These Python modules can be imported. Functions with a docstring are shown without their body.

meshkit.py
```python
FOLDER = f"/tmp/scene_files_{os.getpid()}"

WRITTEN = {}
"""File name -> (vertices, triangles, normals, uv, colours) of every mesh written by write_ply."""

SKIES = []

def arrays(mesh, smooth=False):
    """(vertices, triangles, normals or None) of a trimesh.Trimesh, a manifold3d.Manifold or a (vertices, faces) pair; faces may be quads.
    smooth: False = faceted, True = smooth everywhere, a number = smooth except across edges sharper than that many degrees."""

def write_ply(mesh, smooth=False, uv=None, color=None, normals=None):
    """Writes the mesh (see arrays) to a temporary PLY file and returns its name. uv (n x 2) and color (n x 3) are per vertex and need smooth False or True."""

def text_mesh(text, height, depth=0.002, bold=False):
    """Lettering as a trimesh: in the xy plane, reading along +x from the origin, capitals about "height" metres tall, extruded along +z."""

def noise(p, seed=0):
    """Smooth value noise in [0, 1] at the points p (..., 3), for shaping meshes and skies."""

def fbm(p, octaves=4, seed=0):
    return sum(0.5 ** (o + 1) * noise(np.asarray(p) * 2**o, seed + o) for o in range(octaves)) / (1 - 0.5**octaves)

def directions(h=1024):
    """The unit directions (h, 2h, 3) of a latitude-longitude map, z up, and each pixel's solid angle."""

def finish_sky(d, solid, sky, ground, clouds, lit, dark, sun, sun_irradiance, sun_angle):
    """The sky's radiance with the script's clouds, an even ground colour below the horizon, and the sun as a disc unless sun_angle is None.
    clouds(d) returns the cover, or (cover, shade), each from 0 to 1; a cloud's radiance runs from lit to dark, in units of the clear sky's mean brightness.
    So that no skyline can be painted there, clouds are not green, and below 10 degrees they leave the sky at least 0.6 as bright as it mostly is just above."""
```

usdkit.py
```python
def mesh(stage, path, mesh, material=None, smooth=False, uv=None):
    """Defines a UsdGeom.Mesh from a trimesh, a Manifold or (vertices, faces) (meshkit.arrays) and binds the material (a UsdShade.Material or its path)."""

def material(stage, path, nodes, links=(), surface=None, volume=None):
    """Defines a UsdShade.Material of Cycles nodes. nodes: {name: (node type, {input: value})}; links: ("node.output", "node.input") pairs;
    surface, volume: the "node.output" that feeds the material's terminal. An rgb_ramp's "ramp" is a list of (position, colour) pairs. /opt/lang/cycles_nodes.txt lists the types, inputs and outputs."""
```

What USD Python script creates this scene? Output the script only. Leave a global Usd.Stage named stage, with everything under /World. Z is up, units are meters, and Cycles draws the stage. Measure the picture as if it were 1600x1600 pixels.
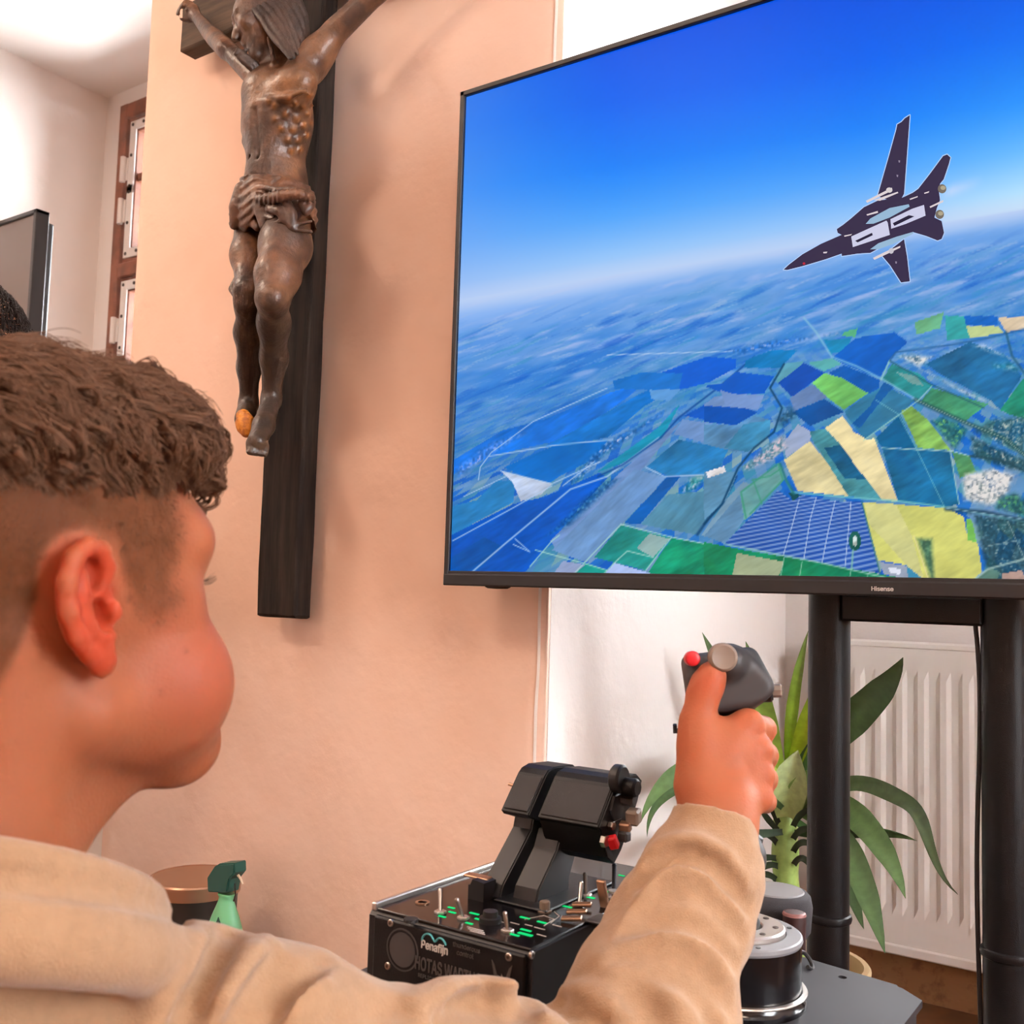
import math, numpy as np, trimesh, manifold3d as m3, shapely, shapely.geometry as sg
from shapely import affinity
import usdkit, meshkit
from meshkit import noise, fbm
from pxr import Usd, UsdGeom, UsdShade, UsdLux, Gf, Sdf, Vt

import time; T0_ = time.time()
stage = Usd.Stage.CreateInMemory()
UsdGeom.SetStageUpAxis(stage, 'Z'); UsdGeom.SetStageMetersPerUnit(stage, 1.0)
UsdGeom.Xform.Define(stage, '/World'); UsdGeom.Scope.Define(stage, '/World/Looks')
rng = np.random.default_rng(7)

# ------------------------------------------------------------------ camera
# world: x along the window wall (to the right), y into that wall, z up
F = 1600.0
EYE = np.array([0.0, 0.0, 1.17])
def unit(v): v = np.asarray(v, float); return v / np.linalg.norm(v)
_u = unit([2318, -59, -1600.0]); _d = np.array([1108, 160, 1600.0]); _d = unit(_d - _u * (_d @ _u)); _w = np.cross(_u, _d)
RW = np.stack([_u, _d, _w])                      # camera (right, down, forward) -> world
def ray(px, py): return RW @ np.array([(px - 800) / F, (py - 800) / F, 1.0])
def C3(x, y, z): return EYE + RW @ np.array([x, y, z], float)      # metres right, down, forward of the camera
def at(px, py, depth): return EYE + depth * ray(px, py)
def on(px, py, axis, value):
    r = ray(px, py); return EYE + r * (value - EYE[axis]) / r[axis]
def proj(P):
    c = (np.atleast_2d(P) - EYE) @ RW; return c[:, 0] / c[:, 2] * F + 800, c[:, 1] / c[:, 2] * F + 800
cam = UsdGeom.Camera.Define(stage, '/World/camera')
cam.CreateHorizontalApertureAttr(36.0); cam.CreateVerticalApertureAttr(36.0); cam.CreateFocalLengthAttr(36.0)
cam.CreateFStopAttr(13.0); cam.CreateFocusDistanceAttr(1.25); cam.CreateClippingRangeAttr(Gf.Vec2f(0.02, 200.0))
cam.CreateExposureAttr(0.0)
_m = np.eye(4); _m[0, :3] = RW @ [1, 0, 0]; _m[1, :3] = RW @ [0, -1, 0]; _m[2, :3] = RW @ [0, 0, -1]; _m[3, :3] = EYE
UsdGeom.Xformable(cam).AddTransformOp().Set(Gf.Matrix4d(*_m.ravel().tolist()))

# ------------------------------------------------------------------ light
SKY = 14.5                                        # bright overcast outside the windows
dome = UsdLux.DomeLight.Define(stage, '/World/sky'); dome.CreateIntensityAttr(SKY); dome.CreateColorAttr(Gf.Vec3f(0.95, 0.97, 1.0))
LAMP = 23.5; LAMP_COL = (1.0, 0.75, 0.57)
def rect_light(name, pos, w, h, col, power):
    l = UsdLux.RectLight.Define(stage, '/World/' + name); l.CreateWidthAttr(w); l.CreateHeightAttr(h)
    l.CreateColorAttr(Gf.Vec3f(*col)); l.CreateIntensityAttr(power); UsdGeom.Xformable(l).AddTranslateOp().Set(Gf.Vec3d(*pos))
CEIL = 3.06
LAMPS = [(-1.5, -0.9, CEIL - 0.075), (0.9, -0.9, CEIL - 0.075), (-2.6, 0.25, CEIL - 0.075)]
for i, p in enumerate(LAMPS): rect_light('lamp_light_%03d' % i, p, 0.56, 0.56, LAMP_COL, LAMP)

# ------------------------------------------------------------------ helpers
used = {}
def numbered(path):
    n = used.get(path, 0); used[path] = n + 1
    return path if n == 0 else '%s_%03d' % (path, n)
def tag(p, label=None, cat=None, group=None, kind=None):
    for k, v in (('label', label), ('category', cat), ('group', group), ('kind', kind)):
        if v: p.SetCustomDataByKey(k, v)
    return p
def thing(name, label, cat, loc=(0, 0, 0), group=None):
    x = UsdGeom.Xform.Define(stage, numbered('/World/' + name))
    x.AddTranslateOp().Set(Gf.Vec3d(*[float(c) for c in loc]))
    p = x.GetPrim(); tag(p, label, cat, group); ORIGIN[str(p.GetPath())] = np.asarray(loc, float); return p
ORIGIN = {}
def origin(p):
    s = str(p.GetPath())
    while s not in ORIGIN: s = s.rpartition('/')[0]
    return ORIGIN[s]
def obj(name, mesh, m, parent=None, smooth=30, label=None, col=None, kind=None):
    """one Mesh prim; mesh is in world coordinates, and is moved to the thing's own origin"""
    path = numbered((str(parent.GetPath()) if parent else '/World') + '/' + name)
    if hasattr(mesh, 'to_mesh'): mm = mesh.to_mesh(); mesh = (mm.vert_properties[:, :3], mm.tri_verts)
    if isinstance(mesh, trimesh.Trimesh): v, f = np.array(mesh.vertices, float), np.array(mesh.faces)
    else: v, f = np.array(mesh[0], float), np.array(mesh[1])
    if parent: v = v - origin(parent)
    if col is not None and smooth not in (True, False): smooth = True
    g = usdkit.mesh(stage, path, (v, f), MAT[m] if isinstance(m, str) else m, smooth=smooth)
    if col is not None:
        UsdGeom.PrimvarsAPI(g).CreatePrimvar('col', Sdf.ValueTypeNames.Color3fArray, 'vertex').Set(Vt.Vec3fArray.FromNumpy(np.asarray(col, np.float32)))
    p = g.GetPrim()
    if label: tag(p, label)
    if kind: tag(p, kind=kind)
    return p
def top(name, mesh, m, label, cat, smooth=30, group=None, kind=None):
    return tag(obj(name, mesh, m, None, smooth), label, cat, group, kind)
def struct(name, mesh, m, parent=None, smooth=30):
    p = obj(name, mesh, m, parent, smooth)
    if parent is None: tag(p, kind='structure')
    return p
def cat(*ms):
    out = []
    for m in ms:
        if isinstance(m, (list, tuple)) and not (len(m) == 2 and isinstance(m[0], np.ndarray)): out += [cat(*m)]
        elif isinstance(m, tuple): out.append(trimesh.Trimesh(m[0], m[1] if np.shape(m[1])[1] == 3 else np.vstack([m[1][:, [0, 1, 2]], m[1][:, [0, 2, 3]]]), process=False))
        elif hasattr(m, 'to_mesh'): mm = m.to_mesh(); out.append(trimesh.Trimesh(mm.vert_properties[:, :3], mm.tri_verts, process=False))
        else: out.append(m)
    return trimesh.util.concatenate(out)
def hull(pts): return trimesh.convex.convex_hull(np.asarray(pts, float))
def basis(x, y, z=None):
    x = unit(x); y = np.asarray(y, float); y = unit(y - x * (x @ y)); return np.stack([x, y, np.cross(x, y)], 1)
I3 = np.eye(3)
def move(m, R=I3, t=(0, 0, 0)):
    m = m.copy(); T = np.eye(4); T[:3, :3] = R; T[:3, 3] = t; m.apply_transform(T); return m
def box(size, b=0.0, R=I3, t=(0, 0, 0)):
    s = np.asarray(size, float) / 2
    if b <= 0: m = trimesh.creation.box(2 * s)
    else:
        b = min(b, s.min() * 0.9); pts = []
        for sx in (-1, 1):
            for sy in (-1, 1):
                for sz in (-1, 1):
                    q = np.array([sx, sy, sz]) * s; k = np.array([sx, sy, sz]) * b
                    pts += [q - k * [0, 1, 1], q - k * [1, 0, 1], q - k * [1, 1, 0], q - k * .42]
        m = hull(pts)
    return move(m, R, t)
def bx(x0, x1, y0, y1, z0, z1, b=0.0): return box((x1 - x0, y1 - y0, z1 - z0), b, I3, ((x0 + x1) / 2, (y0 + y1) / 2, (z0 + z1) / 2))
def lathe(prof, n=40, R=I3, t=(0, 0, 0)):
    """profile [(r, z)...] turned round z; ends closed when r = 0"""
    prof = np.asarray(prof, float); a = np.arange(n) * 2 * np.pi / n
    v = np.stack([prof[:, 0][:, None] * np.cos(a), prof[:, 0][:, None] * np.sin(a), np.repeat(prof[:, 1][:, None], n, 1)], -1).reshape(-1, 3)
    f = []
    for i in range(len(prof) - 1):
        for j in range(n):
            p, q, r, s = i * n + j, i * n + (j + 1) % n, (i + 1) * n + (j + 1) % n, (i + 1) * n + j
            f += [(p, q, r), (p, r, s)]
    m = trimesh.Trimesh(v, np.array(f), process=False); m.merge_vertices(); m.update_faces(m.nondegenerate_faces()); return move(m, R, t)
def tube(pts, r, n=10, caps=True, flat=None):
    """tube along points, radius a number or one per point; flat = (normal hint, ratio) squashes it"""
    p = np.asarray(pts, float); r = np.broadcast_to(np.asarray(r, float), (len(p),)); t = np.gradient(p, axis=0); t /= np.linalg.norm(t, axis=1)[:, None] + 1e-12
    ref = np.array([0, 0, 1.0]) if abs(t[:, 2]).mean() < .8 else np.array([1.0, 0, 0])
    a0 = unit(np.cross(t[0], ref)); A = []
    for k in range(len(p)):
        a0 = unit(a0 - t[k] * (a0 @ t[k])); A.append(a0)
    A = np.array(A); B = np.cross(t, A); g = np.arange(n) * 2 * np.pi / n
    v = p[:, None] + r[:, None, None] * (np.cos(g)[None, :, None] * A[:, None] + np.sin(g)[None, :, None] * B[:, None])
    f = []; L = len(p)
    for i in range(L - 1):
        for j in range(n): f += [(i*n+j, i*n+(j+1) % n, (i+1)*n+(j+1) % n), (i*n+j, (i+1)*n+(j+1) % n, (i+1)*n+j)]
    v = v.reshape(-1, 3)
    if caps:
        v = np.vstack([v, p[0], p[-1]])
        for j in range(n): f += [(L*n, (j+1) % n, j), (L*n+1, (L-1)*n+j, (L-1)*n+(j+1) % n)]
    return trimesh.Trimesh(v, np.array(f), process=False)
def smooth_path(pts, n=40):
    from scipy.interpolate import CubicSpline
    p = np.asarray(pts, float); s = np.r_[0, np.cumsum(np.linalg.norm(np.diff(p, axis=0), axis=1))]
    return CubicSpline(s, p)(np.linspace(0, s[-1], n))
def prism(poly, depth, R=I3, t=(0, 0, 0)):
    """2-D outline (xy), extruded along +z"""
    if not isinstance(poly, (sg.Polygon, sg.MultiPolygon)): poly = sg.Polygon(poly)
    if not poly.is_valid: poly = poly.buffer(0)
    gs = getattr(poly, 'geoms', [poly])
    return move(trimesh.util.concatenate([trimesh.creation.extrude_polygon(g, depth, engine='earcut') for g in gs]), R, t)
def cyl(a, b, r, n=24, bev=0.0, r2=None):
    a = np.asarray(a, float); b = np.asarray(b, float); L = np.linalg.norm(b - a); z = (b - a) / L; r2 = r if r2 is None else r2
    R = np.stack([unit(np.cross(z, [0.31, .77, .5])), unit(np.cross(z, np.cross(z, [0.31, .77, .5]))), z], 1)
    if np.linalg.det(R) < 0: R[:, 0] *= -1
    prof = [(0, 0), (r - bev, 0), (r, bev), (r2, L - bev), (r2 - bev, L), (0, L)] if bev > 0 else [(0, 0), (r, 0), (r2, L), (0, L)]
    return lathe(prof, n, R, a)
FACING = np.stack([[1.0, 0, 0], [0, 0, 1.0], [0, -1.0, 0]], 1)     # xy of a flat drawing -> a vertical plane seen from -y
def text(s, h, depth, R, t, bold=False, sx=1.0):
    m = meshkit.text_mesh(s, h, depth, bold); m.apply_translation([-m.bounds.mean(0)[0], -m.bounds[0][1], 0]); m.apply_scale([sx, 1, 1]); return move(m, R, t)

# ------------------------------------------------------------------ signed distance sculpting
def sph(P, c, r): return np.linalg.norm(P - c, axis=1) - r
def ell(P, c, r, R=None):
    q = P - c
    if R is not None: q = q @ R
    r = np.asarray(r, float); k0 = np.linalg.norm(q / r, axis=1); k1 = np.linalg.norm(q / (r * r), axis=1)
    return k0 * (k0 - 1) / np.maximum(k1, 1e-9)
def rc(P, a, b, r1, r2):
    a = np.asarray(a, float); d = np.asarray(b, float) - a; q = P - a; t = np.clip(q @ d / max(d @ d, 1e-12), 0, 1)
    q = q - t[:, None] * d; return np.sqrt(np.einsum('ij,ij->i', q, q)) - (r1 + (r2 - r1) * t)
def chain(P, pts, rs, k=None):
    o = None
    for i in range(len(pts) - 1):
        d = rc(P, pts[i], pts[i + 1], rs[i], rs[i + 1]); o = d if o is None else (np.minimum(o, d) if k is None else smin(o, d, k))
    return o
def smin(a, b, k):
    h = np.clip(.5 + .5 * (b - a) / k, 0, 1); return b + (a - b) * h - k * h * (1 - h)
def smax(a, b, k): return -smin(-a, -b, k)
def near(P, c, R, fn):
    """fn only where it matters; elsewhere a lower bound of the distance. R: radius of a ball round c that holds fn's shape"""
    d = np.linalg.norm(P - c, axis=1) - R; o = d + .01; m = d < .03
    if m.any(): o[m] = fn(P[m])
    return o
def local(P, d, pts, R, fn):
    """d, with fn(points, d there) where P is within R of the box round pts"""
    p = np.asarray(pts, float); m = ((P > p.min(0) - R) & (P < p.max(0) + R)).all(1)
    if m.any(): d = d.copy(); d[m] = fn(P[m], d[m])
    return d
def nets(f, lo, hi, h, relax=1):
    """sparse surface nets of f = 0"""
    lo = np.asarray(lo, float); B = 8; nb = np.ceil((np.asarray(hi, float) - lo) / (h * B)).astype(int)
    g = np.stack(np.meshgrid(*[np.arange(n) for n in nb], indexing='ij'), -1).reshape(-1, 3)
    d = f(lo + (g + .5) * B * h); g = g[np.abs(d) < h * B * 1.35]
    c = np.stack(np.meshgrid(*[np.arange(B + 1)] * 3, indexing='ij'), -1).reshape(-1, 3)
    V = np.empty((len(g), (B + 1) ** 3))
    for s in range(0, len(g), 400):
        gg = g[s:s + 400]; V[s:s + 400] = f((lo + (gg[:, None] * B + c[None]) * h).reshape(-1, 3)).reshape(len(gg), -1)
    V = V.reshape(-1, B + 1, B + 1, B + 1); S = V < 0
    sl = [slice(0, B), slice(1, B + 1)]; corners = [(a, b, e) for a in (0, 1) for b in (0, 1) for e in (0, 1)]
    cnt = sum(S[:, sl[a], sl[b], sl[e]].astype(int) for a, b, e in corners)
    idx = np.argwhere((cnt > 0) & (cnt < 8)); bi = idx[:, 0]; ic = idx[:, 1:]
    cell = g[bi] * B + ic
    val = {q: V[bi, ic[:, 0] + q[0], ic[:, 1] + q[1], ic[:, 2] + q[2]] for q in corners}
    acc = np.zeros((len(idx), 3)); num = np.zeros(len(idx))
    for q in corners:
        for ax in range(3):
            if q[ax] == 0:
                q2 = list(q); q2[ax] = 1; v0, v1 = val[q], val[tuple(q2)]; m = (v0 < 0) != (v1 < 0)
                t = v0[m] / (v0[m] - v1[m]); p = np.tile(np.array(q, float), (m.sum(), 1)); p[:, ax] = t; acc[m] += p; num[m] += 1
    vert = lo + (cell + acc / num[:, None]) * h
    N = nb * B + 2; key = (cell[:, 0] * N[1] + cell[:, 1]) * N[2] + cell[:, 2]; order = np.argsort(key); ks = key[order]
    step = [N[1] * N[2], N[2], 1]; faces = []
    for ax in range(3):
        q2 = [0, 0, 0]; q2[ax] = 1; v0, v1 = val[(0, 0, 0)], val[tuple(q2)]; m = np.where((v0 < 0) != (v1 < 0))[0]
        a1, a2 = [x for x in range(3) if x != ax]; ids = [m]; ok = np.ones(len(m), bool)
        for off in (step[a1], step[a1] + step[a2], step[a2]):
            k = key[m] - off; p = np.searchsorted(ks, k); p = np.minimum(p, len(ks) - 1); ok &= ks[p] == k; ids.append(order[p])
        q = np.stack(ids, 1)[ok]; flip = (v0[m] < 0)[ok] ^ (ax == 1); q[~flip] = q[~flip][:, ::-1]
        faces += [q[:, [0, 1, 2]], q[:, [0, 2, 3]]]
    fa = np.vstack(faces)
    for _ in range(relax):                        # a little smoothing along the surface
        e = np.vstack([fa[:, [0, 1]], fa[:, [1, 2]], fa[:, [2, 0]]]); a = np.zeros_like(vert); n = np.zeros(len(vert))
        for x, y in ((0, 1), (1, 0)): np.add.at(a, e[:, x], vert[e[:, y]]); np.add.at(n, e[:, x], 1)
        vert = vert * .5 + .5 * a / np.maximum(n, 1)[:, None]
    return vert, fa
def biggest(v, f):
    from scipy.sparse import coo_matrix; from scipy.sparse.csgraph import connected_components
    _, l = connected_components(coo_matrix((np.ones(len(f) * 2), (np.r_[f[:, 0], f[:, 1]], np.r_[f[:, 1], f[:, 2]])), shape=(len(v),) * 2), directed=False)
    k = l == np.bincount(l).argmax(); i = np.cumsum(k) - 1; return v[k], i[f[k[f[:, 0]]]]
def srgb(*c):
    c = np.asarray(c, float) / 255.0; return np.where(c <= .04045, c / 12.92, ((c + .055) / 1.055) ** 2.4)

# ------------------------------------------------------------------ materials
MAT = {}
def mat(name, color, rough=.5, metallic=0., spec=.5, bump=None, vary=None, **kw):
    """principled; color linear rgb. vary = (scale, other colour, low, high[, detail]); bump = (scale, distance[, detail])"""
    nodes = {'p': ('principled_bsdf', {'base_color': tuple(color), 'roughness': rough, 'metallic': metallic, 'specular_ior_level': spec, **kw})}; links = []
    if vary or bump: nodes['geo'] = ('texture_coordinate', {})
    if vary:
        nodes['n'] = ('noise_texture', {'scale': vary[0], 'detail': vary[4] if len(vary) > 4 else 4.0, 'roughness': .6}); links += [('geo.object', 'n.vector')]
        nodes['r'] = ('rgb_ramp', {'ramp': [(0, tuple(color)), (vary[2], tuple(color)), (vary[3], tuple(vary[1])), (1, tuple(vary[1]))]}); links += [('n.fac', 'r.fac'), ('r.color', 'p.base_color')]
    if bump:
        nodes['bn'] = ('noise_texture', {'scale': bump[0], 'detail': bump[2] if len(bump) > 2 else 3.0}); nodes['b'] = ('bump', {'strength': 1.0, 'distance': bump[1]})
        links += [('geo.object', 'bn.vector'), ('bn.fac', 'b.height'), ('b.normal', 'p.normal')]
    MAT[name] = usdkit.material(stage, '/World/Looks/' + name, nodes, links, surface='p.BSDF'); return MAT[name]
def emit(name, color, strength): MAT[name] = usdkit.material(stage, '/World/Looks/' + name, {'e': ('emission', {'color': tuple(color), 'strength': strength})}, [], surface='e.emission')
mat('peach_plaster', srgb(241, 211, 193), .85, spec=.25, bump=(9, .006, 5), vary=(2.2, srgb(236, 202, 181), .4, .65))
mat('white_plaster', srgb(240, 234, 230), .85, spec=.25, bump=(10, .005, 5))
mat('ceiling_paint', srgb(244, 238, 232), .9, spec=.2)
mat('floor_boards', srgb(120, 78, 50), .45, vary=(6, srgb(96, 60, 38), .4, .6))
mat('brown_dado', srgb(150, 108, 70), .7, vary=(38, srgb(120, 82, 52), .52, .7), bump=(40, .002))
mat('brown_wood', srgb(128, 74, 50), .5, vary=(12, srgb(98, 55, 36), .4, .62))
mat('white_metal', srgb(232, 226, 222), .4)
mat('screw_dark', srgb(70, 60, 55), .4, .6)
mat('black_plastic', srgb(22, 21, 24), .42)
mat('black_gloss', srgb(14, 13, 16), .16)
mat('black_satin', srgb(13, 13, 16), .4, spec=.3, bump=(900, .0002))
mat('black_matt', srgb(30, 28, 29), .62, bump=(1200, .0002))
mat('rubber_grey', srgb(48, 44, 44), .55)
mat('grey_button', srgb(128, 112, 100), .5)
mat('red_button', srgb(190, 18, 30), .4)
mat('silver', srgb(205, 198, 192), .32, .85)
mat('steel', srgb(190, 184, 178), .25, 1.0)
mat('grey_plate', srgb(48, 46, 49), .55, .1, .2)
mat('radiator_white', srgb(238, 235, 230), .35)
mat('pot_glaze', srgb(226, 204, 160), .3)
mat('soil', srgb(70, 45, 30), .95, bump=(120, .01))
mat('speaker_fabric', srgb(52, 50, 54), .85, bump=(1500, .0006))
mat('speaker_top', srgb(122, 121, 124), .5)
mat('maroon', srgb(52, 28, 28), .5); mat('dusty_pink', srgb(128, 84, 80), .5)
mat('bronze', srgb(176, 138, 112), .3, .7)
mat('bin_black', srgb(38, 32, 30), .4)
mat('bottle_green', srgb(118, 200, 152), .35, subsurface_weight=.1)
mat('bottle_dark', srgb(24, 78, 70), .4)
mat('trigger_cream', srgb(225, 205, 180), .4)
mat('label_red', srgb(215, 90, 70), .5)
mat('print_white', srgb(205, 200, 195), .5)
mat('print_grey', srgb(74, 68, 66), .6)
mat('print_teal', srgb(80, 165, 170), .5)
mat('print_faint', srgb(62, 58, 58), .6)
emit('glow_green', srgb(30, 235, 130), 0.95)
mat('denim', srgb(40, 50, 76), .85, bump=(700, .0006))
mat('dark_cloth', srgb(38, 36, 42), .9, bump=(500, .0006))
mat('leather', srgb(30, 27, 26), .5)
mat('pale_gold', srgb(206, 130, 36), .6, vary=(60, srgb(150, 80, 18), .45, .6), bump=(70, .004))
mat('eye_white', srgb(230, 222, 218), .15); mat('eye_iris', srgb(70, 80, 84), .15)
emit('lamp_diffuser', LAMP_COL, LAMP * .25)
# cross beam: black-brown oak with long grain
def grain(name, c1, c2, rough, sc, spec=.5, bd=.0012):
    MAT[name] = usdkit.material(stage, '/World/Looks/' + name, {
        'g': ('texture_coordinate', {}), 'm': ('mapping', {'scale': sc}), 'n': ('noise_texture', {'scale': 1.0, 'detail': 6.0, 'roughness': .65}),
        'r': ('rgb_ramp', {'ramp': [(0, c1), (.4, c1), (.7, c2), (1, c2)]}), 'b': ('bump', {'distance': bd}), 'p': ('principled_bsdf', {'roughness': rough, 'specular_ior_level': spec})},
        [('g.object', 'm.vector'), ('m.vector', 'n.vector'), ('n.fac', 'r.fac'), ('r.color', 'p.base_color'), ('n.fac', 'b.height'), ('b.normal', 'p.normal')], surface='p.BSDF')
grain('dark_oak_upright', srgb(34, 29, 27), srgb(54, 45, 39), .7, (70, 70, 6), .08)
grain('dark_oak_cross', srgb(72, 60, 51), srgb(96, 80, 66), .7, (6, 70, 70), .12)
grain('table_wood', srgb(140, 96, 62), srgb(112, 74, 46), .5, (5, 50, 50))
def vcol(name, rough, spec=.5, bump=None, sss=None, coat=0., add=None, **kw):
    """principled that takes its colour from the mesh's 'col'"""
    nodes = {'a': ('attribute', {'attribute': 'col'}), 'p': ('principled_bsdf', {'roughness': rough, 'specular_ior_level': spec, 'coat_weight': coat, **kw})}; links = []
    last = 'a.color'
    if add:
        nodes['tc'] = ('texture_coordinate', {}); nodes['an'] = ('noise_texture', {'scale': add[0], 'detail': 4.0}); nodes['ar'] = ('rgb_ramp', {'ramp': [(0, (add[1],) * 3), (.35, (add[1],) * 3), (.65, (add[2],) * 3), (1, (add[2],) * 3)]})
        nodes['mx'] = ('mix', {'mix_type': 'multiply', 'fac': 1.0}); links += [('tc.object', 'an.vector'), ('an.fac', 'ar.fac'), (last, 'mx.color1'), ('ar.color', 'mx.color2')]; last = 'mx.color'
    links.append((last, 'p.base_color'))
    if name == 'skin':                              # hair-covered scalp is less glossy than bare skin
        nodes['bw'] = ('rgb_to_bw', {}); nodes['mr'] = ('map_range', {'from_min': .05, 'from_max': .2, 'to_min': .03, 'to_max': spec, 'clamp': True}); links += [('a.color', 'bw.color'), ('bw.val', 'mr.value'), ('mr.result', 'p.specular_ior_level')]; del nodes['p'][1]['specular_ior_level']
    if bump:
        nodes['tb'] = ('texture_coordinate', {}); nodes['bn'] = ('noise_texture', {'scale': bump[0], 'detail': 3.0}); nodes['b'] = ('bump', {'distance': bump[1]}); links += [('tb.object', 'bn.vector'), ('bn.fac', 'b.height'), ('b.normal', 'p.normal')]
    MAT[name] = usdkit.material(stage, '/World/Looks/' + name, nodes, links, surface='p.BSDF')
vcol('skin', .5, spec=.28, bump=(420, .0003), subsurface_weight=.25, subsurface_scale=.006, subsurface_radius=(1, .35, .2))
vcol('hoodie', .95, spec=.15, bump=(900, .0007), add=(160, .93, 1.03), sheen_weight=.25)
vcol('carved_wood', .42, spec=.45, bump=(160, .0012), add=(55, .7, 1.12), coat=.08)
vcol('leaf', .42, spec=.4, add=(70, .85, 1.1), transmission_weight=0.0)
MAT['screen'] = usdkit.material(stage, '/World/Looks/screen', {'a': ('attribute', {'attribute': 'col'}), 'p': ('principled_bsdf', {'base_color': (.004, .004, .005), 'roughness': .3, 'specular_ior_level': .03, 'emission_strength': 1.0})}, [('a.color', 'p.emission_color')], surface='p.BSDF')
MAT['pane'] = usdkit.material(stage, '/World/Looks/pane', {'f': ('fresnel', {'IOR': 1.45}), 't': ('transparent_bsdf', {'color': (.97, .97, .97)}), 'g': ('glossy_bsdf', {'roughness': .02, 'color': (.9, .9, .9)}), 'm': ('mix_closure', {})},
    [('f.fac', 'm.fac'), ('t.BSDF', 'm.closure1'), ('g.BSDF', 'm.closure2')], surface='m.closure')
def hairmat(name, c1, c2):
    MAT[name] = usdkit.material(stage, '/World/Looks/' + name, {'h': ('hair_info', {}), 'r': ('rgb_ramp', {'ramp': [(0, c1), (1, c2)]}), 'p': ('principled_bsdf', {'roughness': .6, 'specular_ior_level': .2})},
        [('h.intercept', 'r.fac'), ('r.color', 'p.base_color')], surface='p.BSDF')

# ------------------------------------------------------------------ the room
WY = 2.258                                     # outer wall (windows); the pier stands in front of it
PX0, PX1, PY = -1.842, -0.808, 1.26
XL, XR, YB = -3.55, 2.6, -3.0
CEIL_Z = 3.06
STEP_Z = 0.372
struct('floor', bx(XL - .1, XR + .1, YB - .1, WY + .5, -.1, 0), 'floor_boards')
struct('ceiling', bx(XL - .1, XR + .1, YB - .1, WY + .4, CEIL_Z, CEIL_Z + .1), 'ceiling_paint')
struct('wall_left', bx(XL - .1, XL, YB - .1, WY + .4, 0, CEIL_Z), 'white_plaster')
W3 = (-.1, 1.0, 1.2, 2.7)                      # tall windows in the right-hand wall, beyond the frame: daylight on the white reveal
struct('wall_right', cat(bx(XR, XR + .1, YB - .1, W3[0], 0, CEIL_Z), bx(XR, XR + .1, W3[1], PY, 0, CEIL_Z), bx(XR, XR + .1, W3[0], W3[1], 0, W3[2]), bx(XR, XR + .1, W3[0], W3[1], W3[3], CEIL_Z)), 'peach_plaster')
w3 = thing('window_3', None, None, (XR, (W3[0] + W3[1]) / 2, W3[2])); tag(w3, kind='structure')
obj('window_frame', cat(*[bx(XR + .02, XR + .08, W3[0], W3[1], z, z + .06, .004) for z in (W3[2], 1.95, W3[3] - .06)], *[bx(XR + .022, XR + .078, y, y + .06, W3[2], W3[3], .004) for y in np.linspace(W3[0], W3[1] - .06, 3)]), 'brown_wood', w3)
obj('pane', bx(XR + .048, XR + .052, W3[0] + .03, W3[1] - .03, W3[2] + .03, W3[3] - .03), 'pane', w3)
struct('wall_back', bx(XL, XR, YB - .1, YB, 0, CEIL_Z), 'peach_plaster')
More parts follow.
